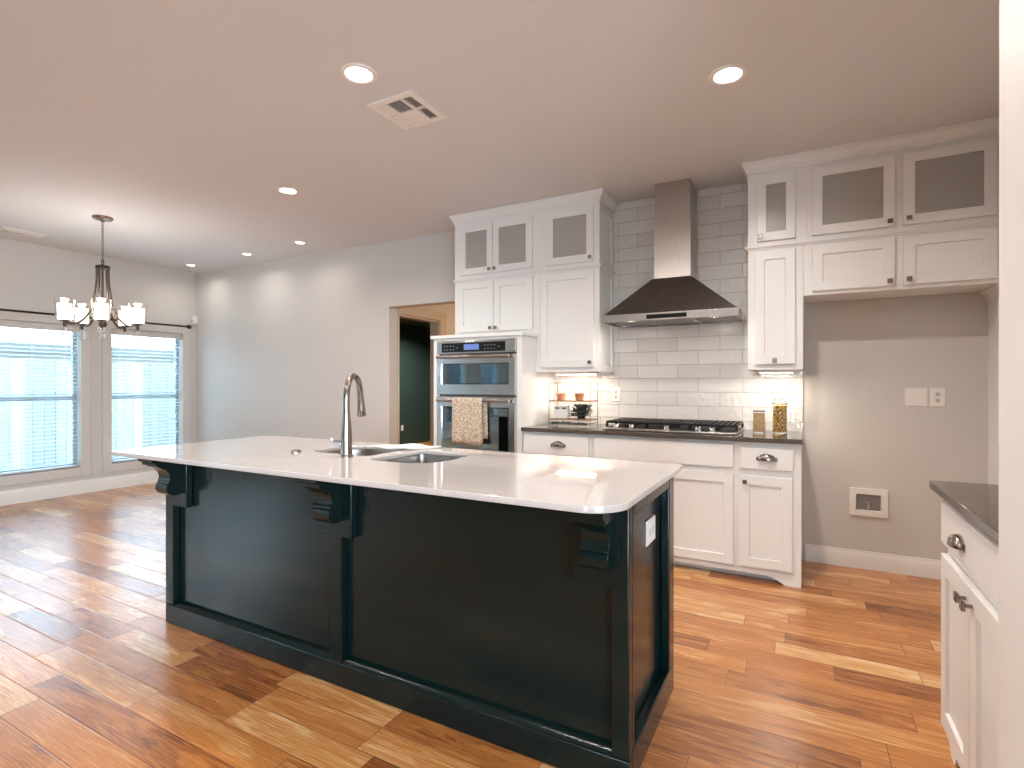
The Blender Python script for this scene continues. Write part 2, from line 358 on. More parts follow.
bm = new_bm(); box(bm, XR, XR+.12, YR, -4.2, 0, H); box(bm, XR, XR+.12, -1.0, 1.41, 0, H); box(bm, XR, XR+.12, -4.2, -1.0, 0, .2); box(bm, XR, XR+.12, -4.2, -1.0, 2.3, H)  # large out-of-view opening added for fill daylight from the right
struct('wall_right', bm, M['wall'])
bm = new_bm(); box(bm, 1.012, 1.13, 1.56, YB, 0, H)
struct('wall_alcove', bm, M['pier'], label='pale side wall of the fridge alcove')
bm = new_bm(); box(bm, .385, XR+.12, 1.38, 1.57, 0, H)
struct('wall_near', bm, M['pier'], label='white wall end at the right edge of the photo', bevel=.004)
# tile
bm = new_bm(); box(bm, -1.935, .004, YB-.008, YB-.0005, .914, H-.001)
struct('wall_backsplash', bm, M['tile'], label='white glazed subway tile from the counter up to the ceiling')
# baseboards
def baseboard(name, pts, h=.125, label=None):
    bm = new_bm()
    (x0, y0), (x1, y1), (nx, ny) = pts
    prof = [(0,0),(.015,0),(.015,h-.035),(.011,h-.022),(.008,h-.015),(.007,h),(0,h)]
    A = [bm.verts.new((x0+nx*p, y0+ny*p, z)) for p, z in prof]; B = [bm.verts.new((x1+nx*p, y1+ny*p, z)) for p, z in prof]
    bm.faces.new(A); bm.faces.new(B[::-1])
    for i in range(len(prof)): j = (i+1) % len(prof); bm.faces.new((A[i], B[i], B[j], A[j]))
    return struct(name, bm, M['trimw'], label=label, angle=25)
baseboard('baseboard_left', ((XW+.0005, YR+.02), (XW+.0005, YB-.02), (1, 0)), .15, 'white baseboard under the windows')
baseboard('baseboard_back', ((XW+.02, YB-.0005), (DX0-.01, YB-.0005), (0, -1)), .15)
baseboard('baseboard_alcove', ((.02, YB-.0005), (1.0, YB-.0005), (0, -1)), .12, 'white baseboard at the foot of the fridge alcove')
baseboard('baseboard_side', ((1.0115, 2.42), (1.0115, YB-.02), (-1, 0)), .12)
# windows
def make_window(n, y0, y1):
    w_ = sempty('window_%d' % n, 'tall double-hung window in a pale casing', (XW, (y0+y1)/2, 0)); c = (y0+y1)/2; hw = (y1-y0)/2
    bm = new_bm(); t0, t1 = .0005, .022
    box(bm, t0, t1, -hw-.095, -hw, Z0-.10, Z1+.09); box(bm, t0, t1, hw, hw+.095, Z0-.10, Z1+.09)
    box(bm, t0, t1, -hw, hw, Z1, Z1+.09); box(bm, t0, t1, -hw, hw, Z0-.10, Z0)
    struct('casing', bm, M['casing'], w_, bevel=.003)
    bm = new_bm(); a, b = -.115, -.08
    for (p, q, r, s) in ((-hw, -hw+.035, Z0, Z1), (hw-.035, hw, Z0, Z1), (-hw+.035, hw-.035, Z1-.035, Z1), (-hw+.035, hw-.035, Z0, Z0+.045)):
        box(bm, a, b, p+.0005, q-.0005, r+.0005, s-.0005)
    struct('sash', bm, M['vinyl'], w_, bevel=.002)
    bm = new_bm(); box(bm, -.112, -.076, -hw+.035, hw-.035, 1.065, 1.11)
    struct('meeting_rail', bm, M['vinyl'], w_, bevel=.002)
    bm = new_bm(); box(bm, -.100, -.097, -hw+.03, hw-.03, Z0+.04, Z1-.03)
    struct('pane', bm, M['pane'], w_)
    return w_
def blind_parts(root, hw):
    bm = new_bm(); box(bm, -.055, -.004, -hw+.006, hw-.006, Z1-.075, Z1-.006)
    obj('headrail', bm, M['casing'], root, bevel=.003)
    bm = new_bm(); z = Z1 - .10; n = 0
    while z > Z0 + .05:
        a = R(12); c, s = math.cos(a)*.024, math.sin(a)*.024
        A = [(-.035-c, z-s-.0012), (-.035, z+.0025), (-.035+c, z+s-.0012), (-.035+c, z+s+.0008), (-.035, z+.0045), (-.035-c, z-s+.0008)]
        va = [bm.verts.new((p[0], -hw+.012, p[1])) for p in A]; vb = [bm.verts.new((p[0], hw-.012, p[1])) for p in A]
        bm.faces.new(va); bm.faces.new(vb[::-1])
        for i in range(6): bm.faces.new((va[i], vb[i], vb[(i+1)%6], va[(i+1)%6]))
        z -= .0425
    obj('slats', bm, M['blind'], root)
    bm = new_bm(); box(bm, -.058, -.012, -hw+.012, hw-.012, Z0+.012, Z0+.03)
    obj('bottom_rail', bm, M['blind'], root, bevel=.002)
    for yy in (-hw+.12, 0, hw-.12):
        bm = new_bm()
        for xx in (-.060, -.010): cyl(bm, (xx, yy, Z0+.02), (xx, yy, Z1-.05), .0011, seg=6)
        obj('ladder_cord', bm, M['blind'], root)
for i, (a, b) in enumerate(WINS):
    w_ = make_window(i+1, a, b)
    if i < 2:
        bl = thing('window_blind', ('white horizontal slat blind in the large window at the left edge of the photo', 'white horizontal slat blind in the window nearer the room corner')[i], 'blind', (XW, (a+b)/2, 0), group=None)
        blind_parts(bl, (b-a)/2)
    elif i > 2:
        blind_parts(w_, (b-a)/2)
def portal(loc, rot, sx, sy):
    ld = bpy.data.lights.new('window_portal', 'AREA'); ld.shape = 'RECTANGLE'; ld.size = sx; ld.size_y = sy; ld.energy = 1; ld.cycles.is_portal = True
    lo = bpy.data.objects.new('daylight_portal', ld); COL.objects.link(lo); lo.location = loc; lo.rotation_euler = rot; lo['kind'] = 'structure'
for a, b in WINS: portal((XW-.125, (a+b)/2, (Z0+Z1)/2), (0, R(-90), 0), Z1-Z0, b-a)
portal((XR+.125, -2.6, 1.25), (0, R(90), 0), 2.1, 3.2)
portal((1.4, YR-.125, 1.1), (R(90), 0, 0), 1.6, 2.0)
# curtain rod
rod = thing('curtain_rod', 'black metal curtain rod with ball end above the windows', 'curtain rod', (-7.12, 0, 2.0))
bm = new_bm(); cyl(bm, (0, .8, 0), (0, 4.13, 0), .011, seg=14); obj('pole', bm, M['rod'], rod)
bm = new_bm(); lathe(bm, [(0,-.035),(.012,-.03),(.014,-.018),(.027,0),(.03,.013),(.022,.035),(0,.042)], (0, 4.165, 0), 18, 'Y'); obj('finial', bm, M['rod'], rod)
for yy in (4.10, 1.0):
    bm = new_bm(); cyl(bm, (-.089, yy, 0), (-.006, yy, 0), .006, seg=10); cyl(bm, (-.0895, yy, 0), (-.083, yy, 0), .022, seg=16)
    obj('bracket', bm, M['rod'], rod)
# motion sensor
ms = thing('motion_sensor', 'small white motion sensor box high in the room corner', 'sensor', (-7.192, 4.302, 2.05))
bm = new_bm(); prism(bm, [(-.017,.016),(-.017,-.055),(.016,-.055)] if False else [(-.0175,.017),(-.0175,-.03),(.015,-.057),(.03,-.045),(.03,.017)], 'Z', 0, .11)
for v in bm.verts: pass
obj('case', bm, M['plastic'], ms, bevel=.004)
bm = new_bm(); cyl(bm, (.010,-.047,.04), (.026,-.060,.04), .014, .011, 14); obj('lens', bm, M['vinyl'], ms)

# -------------------------------------------------- hall and green room beyond the doorway
bm = new_bm()
HL = DX0
oy0, oy1, oz = 4.462, 5.20, 2.00
box(bm, HL-.12, HL, 4.4505, oy0, 0, 2.6); box(bm, HL-.12, HL, oy0, oy1, oz, 2.6); box(bm, HL-.12, HL, oy1, 6.6, 0, 2.6)
struct('wall_hall', bm, M['wall'], label='hall side wall seen through the doorway')
bm = new_bm(); box(bm, HL, -1.4, 6.6, 6.72, 0, 2.6); box(bm, -1.52, -1.4, 4.4505, 6.6, 0, 2.6)
struct('wall_hall_end', bm, M['tan'], label='warm tan wall at the end of the hall')
bm = new_bm(); box(bm, HL, -1.4, 4.4505, 6.72, 2.6, 2.68)
struct('ceiling_hall', bm, M['tan'])
d1 = sempty('door_1', 'cased door opening into a dark green room', (HL, (oy0+oy1)/2, 0)); hw = (oy1-oy0)/2
bm = new_bm()
box(bm, .0005, .02, -hw-.010, -hw, 0, oz+.10); box(bm, .0005, .02, hw, hw+.12, 0, oz+.10); box(bm, .0005, .02, -hw, hw, oz, oz+.10)
struct('door_casing', bm, M['hallcas'], d1, bevel=.004)
bm = new_bm(); box(bm, -.12, 0, hw-.02, hw-.0005, 0, oz-.02); box(bm, -.12, 0, -hw+.0005, -hw+.006, 0, oz-.02); box(bm, -.12, 0, -hw+.0005, hw-.0005, oz-.02, oz-.0005)
struct('door_jamb', bm, M['hallcas'], d1)
bm = new_bm(); box(bm, -.055, -.03, hw-.025, hw-.0195, .93, 1.0); struct('strike_plate', bm, M['pewter'], d1)
GX = -7.1
bm = new_bm(); box(bm, GX-.1, GX, 4.4505, 9.8, 0, 2.46); box(bm, GX, HL-.12, 9.7, 9.8, 0, 2.46); box(bm, GX, HL-.12, 4.4505, 4.50, 0, 2.46); box(bm, HL-.17, HL-.1205, 6.6, 9.7, 0, 2.46)
struct('wall_green_room', bm, M['darkpaint'], label='dark green wall of the room beyond the hall')
bm = new_bm(); box(bm, GX-.1, HL-.121, 4.4505, 9.8, 2.46, 2.52); struct('ceiling_green_room', bm, M['darkpaint'])
bm = new_bm(); box(bm, GX+.0005, GX+.015, 4.52, 9.68, 0, .13); struct('baseboard_green_room', bm, M['darkpaint'])
def can_light(loc, r, label, power, lens, group='recessed ceiling lights'):
    t_ = thing('recessed_ceiling_light', label, 'ceiling light', loc, group=group)
    bm = new_bm(); lathe(bm, [(r*.905,-.001),(r*.92,-.006),(r*1.0,-.010),(r*1.25,-.008),(r*1.3,-.0005),(r*.905,-.0005)], (0,0,0), 40); obj('trim_ring', bm, M['plastic'], t_)
    bm = new_bm(); lathe(bm, [(0,-.0062),(r*.5,-.006),(r*.90,-.004),(r*.90,-.0006)], (0,0,0), 32); obj('lens', bm, lens, t_)
    ld = bpy.data.lights.new('can_lamp', 'AREA'); ld.shape = 'DISK'; ld.size = r*1.4; ld.energy = power; ld.color = WARM
    ld.spread = R(150)
    lo = bpy.data.objects.new('lamp_glow', ld); COL.objects.link(lo); lo.parent = t_; lo.location = (0,0,-.013)
    return t_
can_light((-6.1, 8.1, 2.459), .06, 'bright ceiling light in the dark green room beyond the doorway', 38, M['lens'], None)
hl = bpy.data.lights.new('unseen_hall_lamp', 'AREA'); hl.shape='DISK'; hl.size=.2; hl.energy=20; hl.color=(1,.74,.48)  # unseen lamp put in to light the hall walls warm
lo = bpy.data.objects.new('unseen_hall_lamp', hl); COL.objects.link(lo); lo.location=(-2.4,5.6,2.59); lo['kind']='structure'
go = thing('wall_outlet', 'tiny pale outlet low on the dark green wall', 'outlet', (GX+.0005, 8.43, .35))
bm = new_bm(); box(bm, 0, .006, -.036, .036, -.057, .057); obj('plate', bm, M['plastic'], go, bevel=.002)

# -------------------------------------------------- outside
bm = new_bm(); box(bm, -40, XW-.13, -30, 30, -.35, -.15); box(bm, XR+.13, 30, -30, 30, -.35, -.15); box(bm, XW-.12, XR+.12, -30, YR-.13, -.35, -.15); o = struct('ground', bm, M['bounce_ground'])
fn = thing('garden_fence', 'weathered wooden board fence seen through the window blinds', 'fence', (-10.5, 0, -.15))
bm = new_bm(); y = -14.0; k = 0
while y < 16:
    hgt = 1.76 + .012*math.sin(k*1.7); box(bm, 0, .018, y, y+.135, .0, hgt); y += .142; k += 1
f_ = obj('boards', bm, M['fence'], fn)
bm = new_bm()
for z in (.3, 1.0, 1.6): box(bm, -.045, -.001, -14, 16, z, z+.085)
obj('rails', bm, M['fence'], fn)
hs_ = thing('neighbouring_house', 'neighbouring house with pale shingle roof above the fence', 'house', (-13.2, 0, -.15))
bm = new_bm(); box(bm, -9, 0, -12, 14, 0, 2.15); obj('walls', bm, M['brick_out'], hs_)
bm = new_bm(); prism(bm, [(.55, 2.06), (.55, 2.14), (-4.5, 4.6), (-9.5, 2.14), (-9.5, 2.06), (-4.5, 4.50)], 'Y', -12.5, 14.5); obj('roof', bm, M['shingle'], hs_)
bm = new_bm(); box(bm, .551, .575, -12.5, 14.5, 1.99, 2.15); obj('fascia', bm, M['eave'], hs_)

# ================================================================ CABINETRY
def knob(parent, x, z, y=-.021, m=None):
    bm = new_bm(); cyl(bm, (x, y, z), (x, y-.018, z), .006, .005, 12)
    s = .0135; box(bm, x-s, x+s, y-.028, y-.018, z-s, z+s)
    return obj('knob', bm, m or M['pewter'], parent, bevel=.0025)
def cup_pull(parent, x, z, y=-.021, a=.054, h=.040, d=.028):
    bm = new_bm(); n, k = 18, 8; G = []
    for j in range(k+1):
        th = j/k*math.pi/2
        G.append([bm.verts.new((x+a*math.cos(math.pi*i/n)*math.cos(th), y-d*math.sin(th)**.8, z-.012+h*math.sin(math.pi*i/n)*math.cos(th)**.7)) for i in range(n+1)])
    for j in range(k):
        for i in range(n): bm.faces.new((G[j][i], G[j][i+1], G[j+1][i+1], G[j+1][i]))
    bmesh.ops.remove_doubles(bm, verts=bm.verts, dist=.0004)
    # back flange
    for s in (-1, 1): box(bm, x+s*a-.006, x+s*a+.006, y-.002, y, z-.016, z+.006)
    return obj('cup_pull', bm, M['nickel'], parent, angle=50, solid=.0016)
def shaker(parent, x0, x1, z0, z1, rail=.058, glass=False, t=.02, name='door', y=-.001, m=None, flat=False):
    bm = new_bm(); m = m or M['white']
    if flat:
        box(bm, x0, x1, y-t, y, z0, z1); return obj(name, bm, m, parent, bevel=.003)
    yf, yb, yr = y-t, y, y-t+.011
    xi0, xi1, zi0, zi1 = x0+rail, x1-rail, z0+rail, z1-rail
    s = .006
    def ring(X0, X1, Z0_, Z1_, yy): return [bm.verts.new(p) for p in ((X0,yy,Z0_),(X1,yy,Z0_),(X1,yy,Z1_),(X0,yy,Z1_))]
    rings = [ring(x0,x1,z0,z1,yb), ring(x0,x1,z0,z1,yf+.002), ring(x0+.002,x1-.002,z0+.002,z1-.002,yf), ring(xi0,xi1,zi0,zi1,yf), ring(xi0+s*.5,xi1-s*.5,zi0+s*.5,zi1-s*.5,yr)]
    if glass: rings[-1] = ring(xi0,xi1,zi0,zi1,yb)
    for A, B in zip(rings, rings[1:]):
        for i in range(4): bm.faces.new((A[i], A[(i+1)%4], B[(i+1)%4], B[i]))
    if glass:
        A, B = rings[-1], rings[0]
        for i in range(4): bm.faces.new((A[i], A[(i+1)%4], B[(i+1)%4], B[i]))
    else:
        bm.faces.new(rings[-1]); bm.faces.new(rings[0][::-1])
    d = obj(name, bm, m, parent, angle=25)
    if glass:
        bm = new_bm(); box(bm, xi0-.0, xi1+.0, yb-.010, yb-.006, zi0, zi1); obj('glass', bm, M['cabglass'], d)
    return d
def carcass(parent, w_, dpt, z0, z1, holes=None, name='body', mat_=None):
    """solid box, or hollow with a face frame when holes=[(x0,x1,z0,z1)]"""
    bm = new_bm(); m = mat_ or M['white']
    if not holes: box(bm, 0, w_, 0, dpt, z0, z1); return obj(name, bm, m, parent, bevel=.0015)
    t_ = .018
    box(bm, 0, t_, .018, dpt, z0, z1); box(bm, w_-t_, w_, .018, dpt, z0, z1); box(bm, t_, w_-t_, .018, dpt, z0, z0+t_)
    box(bm, t_, w_-t_, .018, dpt, z1-t_, z1); box(bm, t_, w_-t_, dpt-t_, dpt, z0+t_, z1-t_)
    hx = sorted(holes); x = 0
    for (a, b, c, d) in hx:
        box(bm, x, a, 0, .018, z0, z1); box(bm, a, b, 0, .018, z0, c); box(bm, a, b, 0, .018, d, z1); x = b
    box(bm, x, w_, 0, .018, z0, z1)
    o = obj(name, bm, m, parent)
    bm = new_bm(); e = .0185
    v = box(bm, e, w_-e, .019, dpt-e, z0+e, z1-e)
    for f in list(bm.faces):
        if all(abs(vv.co.y-.019) < 1e-6 for vv in f.verts): bm.faces.remove(f)
    obj('interior_lining', bm, M['cabinside'], parent)
    return o

UF = 3.955; UD = YB - .009 - UF       # upper cabinets: face plane and depth
ZA, ZBt = 2.172, 2.742                # glass row
GZ0, GZ1 = 2.203, 2.632
# left group
c = thing('glass_door_cabinet', 'white upper cabinet with two glass doors high above the wall ovens', 'cabinet', (-2.725, UF, 0))
carcass(c, .842, UD, ZA, ZBt, [(.10,.345,GZ0+.03,GZ1-.03),(.43,.735,GZ0+.03,GZ1-.03)])
d = shaker(c, .068, .398, GZ0, GZ1, .056, True); knob(d, .375, GZ0+.028)
d = shaker(c, .403, .775, GZ0, GZ1, .056, True); knob(d, .427, GZ0+.028)
c = thing('glass_door_cabinet', 'white upper cabinet with one glass door left of the range hood', 'cabinet', (-1.8825, UF, 0))
carcass(c, .4925, UD, ZA, ZBt, [(.10,.43,GZ0+.03,GZ1-.03)])
d = shaker(c, .062, .462, GZ0, GZ1, .058, True); knob(d, .44, GZ0+.028)
bm = new_bm(); p = c
s_ = obj; 
def side_panel(parent, x, z0, z1, dpt):
    # shaker end panel on the +X side
    bm = new_bm(); f, r_ = x+.012, x+.004; a0, a1, b0, b1 = 0.0, dpt, z0, z1; q = .055
    def ring(Y0, Y1, Zz0, Zz1, xx): return [bm.verts.new(p_) for p_ in ((xx,Y0,Zz0),(xx,Y1,Zz0),(xx,Y1,Zz1),(xx,Y0,Zz1))]
    rs = [ring(a0,a1,b0,b1,x+.0005), ring(a0,a1,b0,b1,f), ring(a0+q,a1-q,b0+q,b1-q,f), ring(a0+q+.003,a1-q-.003,b0+q+.003,b1-q-.003,r_)]
    for A, B in zip(rs, rs[1:]):
        for i in range(4): bm.faces.new((A[i], A[(i+1)%4], B[(i+1)%4], B[i]))
    bm.faces.new(rs[-1]); bm.faces.new(rs[0][::-1])
    return obj('end_panel', bm, M['white'], parent, angle=25)
side_panel(c, .4925, ZA, 2.66, UD)
c = thing('wall_cabinet', 'white two-door cabinet directly above the wall ovens', 'cabinet', (-2.725, UF, 0))
carcass(c, .842, UD, 1.662, ZA-.0005)
d = shaker(c, .045, .408, 1.70, 2.135, .056); knob(d, .385, 1.728)
d = shaker(c, .413, .78, 1.70, 2.135, .056); knob(d, .437, 1.728)
c = thing('wall_cabinet', 'tall white single-door cabinet between the ovens and the range hood', 'cabinet', (-1.8825, UF, 0))
carcass(c, .4925, UD, 1.345, ZA-.0005); side_panel(c, .4925, 1.345, ZA-.002, UD)
d = shaker(c, .012, .465, 1.38, 2.135, .058); knob(d, .437, 1.418)
bm = new_bm(); box(bm, -.0372, -.0003, 0, UD, 1.345, 1.6615); obj('filler_strip', bm, M['white'], c)
# right group
c = thing('glass_door_cabinet', 'narrow white upper cabinet with one small glass door right of the range hood', 'cabinet', (-.325, UF, 0))
carcass(c, .352, UD, ZA, ZBt, [(.09,.25,GZ0+.03,GZ1-.03)])
d = shaker(c, .056, .286, GZ0, GZ1, .056, True); knob(d, .078, GZ0+.028, m=M['nickel'])
c = thing('glass_door_cabinet', 'wide white upper cabinet with two glass doors above the fridge alcove', 'cabinet', (.0275, UF, 0))
carcass(c, .98, UD, ZA, ZBt, [(.06,.43,GZ0+.03,GZ1-.03),(.53,.90,GZ0+.03,GZ1-.03)])
d = shaker(c, .027, .463, GZ0, GZ1, .058, True); knob(d, .436, GZ0+.028, m=M['nickel'])
d = shaker(c, .502, .935, GZ0, GZ1, .058, True); knob(d, .53, GZ0+.034)
c = thing('wall_cabinet', 'tall narrow white single-door cabinet right of the range hood', 'cabinet', (-.325, UF, 0))
carcass(c, .33, UD, 1.345, ZA-.0005)
d = shaker(c, .044, .285, 1.38, 2.135, .058); knob(d, .165, 1.405)
c = thing('wall_cabinet', 'short wide white two-door cabinet over the empty fridge alcove', 'cabinet', (.0055, UF, 0))
carcass(c, 1.002, UD, 1.822, ZA-.0005)
d = shaker(c, .050, .485, 1.845, 2.135, .058); knob(d, .458, 1.872)
d = shaker(c, .525, .957, 1.845, 2.135, .058); knob(d, .552, 1.875)
# crown and mid mouldings
def moulding(name, label, x0, x1, prof, ret_left=False, ret_right=False):
    """prof: list of (outward, z); runs along the face with mitred returns to the wall"""
    bm = new_bm(); path = []
    yb = UF; ye = YB-.0095
    for pr in range(0, 1): pass
    def corner(p):
        pts = []
        if ret_left: pts.append((x0-p, ye))
        pts.append((x0-(p if ret_left else 0), yb-p)); pts.append((x1+(p if ret_right else 0), yb-p))
        if ret_right: pts.append((x1+p, ye))
        return pts
    rows = [[bm.verts.new((a, b, z)) for a, b in corner(p)] for p, z in prof]
    for A, B in zip(rows, rows[1:]+rows[:1]):
        for i in range(len(A)-1): bm.faces.new((A[i], A[i+1], B[i+1], B[i]))
    bm.faces.new([r_[0] for r_ in rows]); bm.faces.new([r_[-1] for r_ in rows][::-1])
    return struct(name, bm, M['white'], label=label, angle=30)
crown = [(.0005,2.664),(.008,2.664),(.010,2.684),(.016,2.688),(.020,2.700),(.030,2.716),(.032,2.724),(.038,2.726),(.038,2.7425),(.0005,2.7425)]
mid = [(.0005,2.150),(.006,2.150),(.010,2.160),(.018,2.164),(.018,2.176),(.0005,2.180)]
moulding('trim_1', 'white crown moulding above the left upper cabinets', -2.725, -1.378, crown, True, True)
moulding('trim_2', 'white crown moulding above the right upper cabinets', -.325, 1.007, crown, True, False)
moulding('trim_3', 'thin white moulding between the left upper cabinet rows', -2.725, -1.378, mid, True, True)
moulding('trim_4', 'thin white moulding between the right upper cabinet rows', -.325, 1.007, mid, True, False)
# small moulding return at the right end of the alcove soffit
bm = new_bm(); prism(bm, [(1.0115,1.75),(1.0115,1.821),(.965,1.821),(.965,1.812),(.985,1.80),(.995,1.775)], 'Y', UF+.03, YB-.0005)
struct('trim_5', bm, M['white'], label='small cove trim in the top right corner of the fridge alcove', angle=25)

# under-cabinet lights
def under_light(x0, x1, label, pw):
    t_ = thing('under_cabinet_light', label, 'light', ((x0+x1)/2, 4.12, 1.345)); hw = (x1-x0)/2
    bm = new_bm(); box(bm, -hw, hw, -.05, .05, -.018, -.0005); obj('housing', bm, M['plastic'], t_, bevel=.003)
    bm = new_bm(); box(bm, -hw+.012, hw-.012, -.038, .038, -.0215, -.0185); obj('diffuser', bm, M['underlens'], t_)
    ld = bpy.data.lights.new('under_lamp', 'AREA'); ld.shape='RECTANGLE'; ld.size=2*hw-.02; ld.size_y=.07; ld.energy=pw; ld.color=(1,.86,.72)
    lo = bpy.data.objects.new('lamp_glow', ld); COL.objects.link(lo); lo.parent=t_; lo.location=(0,0,-.026)
under_light(-1.80, -1.46, 'slim lit lamp under the tall cabinet beside the ovens', 1.7)
under_light(-.27, -.05, 'short lit lamp under the narrow cabinet above the glass jars', 1.4)

# -------------------------------------------------- oven cabinet
OX0, OX1, OY = -2.77, -1.92, 3.70
c = thing('tall_oven_cabinet', 'white tall cabinet housing the wall ovens', 'cabinet', (OX0, OY, 0)); ww = OX1-OX0; od = YB-.0005-OY
a, b = .050, .805      # opening for the oven
bm = new_bm()
box(bm, 0, .02, .02, od, 0, 1.628); box(bm, ww-.02, ww, .02, od, 0, 1.628)
box(bm, 0, a, 0, .02, 0, 1.628); box(bm, b, ww, 0, .02, 0, 1.628); box(bm, a, b, 0, .02, 1.608, 1.628); box(bm, a, b, 0, .02, 0, .50)
box(bm, .02, ww-.02, od-.02, od, 0, 1.628); box(bm, .02, ww-.02, .02, od-.02, .48, .50); box(bm, .02, ww-.02, .02, od-.02, 1.608, 1.628)
obj('body', bm, M['white'], c, bevel=.0015)
bm = new_bm(); box(bm, -.018, ww+.018, -.022, .2545, 1.6285, 1.658); obj('top_ledge', bm, M['white'], c, bevel=.004)
d = shaker(c, .03, ww-.03, .10, .47, .058, name='drawer'); cup_pull(d, ww/2, .40)
# ovens
ov = thing('wall_oven', 'stainless steel double wall oven with microwave above and cream towel on its handle', 'oven', (-2.7195, OY, 0)); ow = .754
bm = new_bm(); box(bm, .01, ow-.01, .001, .50, .505, 1.6); obj('body', bm, M['hoodsteel'], ov)
bm = new_bm(); box(bm, 0, ow, -.022, -.0005, 1.498, 1.602); cp = obj('control_panel', bm, M['steel_h'], ov, bevel=.004)
bm = new_bm(); box(bm, .05, ow-.09, -.0245, -.0215, 1.512, 1.588); obj('control_glass', bm, M['blackgloss'], cp, bevel=.002)
bm = new_bm(); box(bm, .275, .42, -.0262, -.0248, 1.528, 1.574); obj('display', bm, M['display'], cp)
for x in (.075, .105, .135, .165, .20, .47, .50, .53, .56, .60):
    for z in ((1.530, 1.560) if x not in (.20, .60) else (1.545,)):
        bm = new_bm(); box(bm, x, x+.012, -.0254, -.0246, z, z+.005); obj('control_mark', bm, M['marks'], cp)
def oven_door(z0, z1, gz0, gz1, hz):
    bm = new_bm(); yf = -.030; gx0, gx1 = .05, ow-.055
    def ring(X0,X1,A,B,yy): return [bm.verts.new(p_) for p_ in ((X0,yy,A),(X1,yy,A),(X1,yy,B),(X0,yy,B))]
    rs = [ring(0,ow,z0,z1,-.0005), ring(0,ow,z0,z1,yf+.006), ring(.006,ow-.006,z0+.006,z1-.006,yf), ring(gx0,gx1,gz0,gz1,yf), ring(gx0+.012,gx1-.012,gz0+.008,gz1-.008,yf+.010)]
    for A, B in zip(rs, rs[1:]):
        for i in range(4): bm.faces.new((A[i], A[(i+1)%4], B[(i+1)%4], B[i]))
    bm.faces.new(rs[-1]); bm.faces.new(rs[0][::-1])
    d_ = obj('oven_door', bm, M['steel_h'], ov, angle=20)
    bm = new_bm(); box(bm, gx0+.012, gx1-.012, yf+.004, yf+.0095, gz0+.008, gz1-.008); obj('door_glass', bm, M['ovenglass'], d_)
    bm = new_bm(); cyl(bm, (.03, yf-.036, hz), (ow-.035, yf-.036, hz), .0125, seg=18)
    for x in (.06, ow-.065): box(bm, x-.011, x+.011, yf-.030, yf, hz-.010, hz+.010)
    obj('handle', bm, M['steel'], d_)
oven_door(1.160, 1.486, 1.245, 1.418, 1.472)
oven_door(.52, 1.146, .70, 1.062, 1.115)
# towel over the lower handle
HY, HZ = OY-.066, 1.115
bm = new_bm(); prof = []
zz = [.765+(1.115-.765)*i/10 for i in range(11)]
front = [(HY-.022, z) for z in zz]; arc = [(HY-.0195*math.cos(a_), HZ+.0195*math.sin(a_)) for a_ in [math.pi*i/8 for i in range(1,8)]]
back = [(HY+.020, z) for z in [1.115-(1.115-.81)*i/9 for i in range(10)]]
prof = front+arc+back; nx = 26; G = []
for j, (yy, z) in enumerate(prof):
    rowv = []
    for i in range(nx+1):
        u = i/nx; low = max(0, (1.10-z)/.35)
        inb = j >= len(front)+len(arc)
        amp = .006*low*math.sin(u*9+ (2 if inb else 0)) if not inb else .003*low*math.sin(u*7)
        x = -2.515 + u*.283 + (.012*low*(u-.3)) + (.022 if inb else 0)
        rowv.append(bm.verts.new((x, yy - abs(amp) if not inb else min(yy+abs(amp), OY-.0375), z + (.006*math.sin(u*6) if j == 0 else 0))))
    G.append(rowv)
for j in range(len(G)-1):
    for i in range(nx): bm.faces.new((G[j][i], G[j][i+1], G[j+1][i+1], G[j+1][i]))
tw = obj('dish_towel', bm, M['towel'], None, solid=.008, angle=80)
tag(tw, 'cream waffle-weave towel hanging from the lower oven handle', 'towel')

# -------------------------------------------------- base cabinets on the back wall
BF = 3.72; BD = YB-.0005-BF
def base_cab(label, x0, x1, foot=False):
    c = thing('base_cabinet', label, 'cabinet', (x0, BF, 0)); w_ = x1-x0
    bm = new_bm(); box(bm, 0, w_, 0, BD, .075, .8835); obj('body', bm, M['white'], c, bevel=.0015)
    bm = new_bm(); box(bm, .0, w_, .075, .09, 0, .0745); obj('toe_kick', bm, M['white'], c)
    # valance along the bottom of the face frame, with a bracket foot at a free end
    bm = new_bm()
    if foot:
        pts = [(0,.0745),(0,.045)] + [(w_-.20+.02*0, .045)] + [(w_-.20+t_*.11, .045-.045*(t_**1.6)) for t_ in [i/6 for i in range(1,7)]] + [(w_-.001,0),(w_-.001,.0745)]
        prism(bm, pts, 'Y', .0, .018)
        box(bm, w_-.018, w_-.001, .0185, BD, 0, .0745)
    else: box(bm, 0, w_, 0, .018, .045, .0745)
    obj('valance', bm, M['white'], c)
    return c, w_
c, w_ = base_cab('white base cabinet left of the cooktop with cup pull drawer', -1.9195, -1.3555)
d = shaker(c, .012, .545, .715, .860, name='drawer', flat=True); cup_pull(d, .305, .792)
shaker(c, .012, .545, .09, .672)
c, w_ = base_cab('white base cabinet under the gas cooktop with plain false front', -1.355, -.3705)
shaker(c, .025, .965, .712, .862, name='false_front', flat=True)
d = shaker(c, .025, .487, .088, .672); knob(d, .46, .64)
d = shaker(c, .499, .965, .088, .672)
c, w_ = base_cab('narrow white base cabinet at the right end of the back counter', -.370, -.004, True)
d = shaker(c, .022, .322, .712, .848, name='drawer', flat=True); cup_pull(d, .175, .785)
d = shaker(c, .017, .317, .092, .668, .056); knob(d, .050, .630, m=M['nickel'])
bm = new_bm(); box(bm, -1.9195, .003, 3.678, YB-.0085, .884, .914)
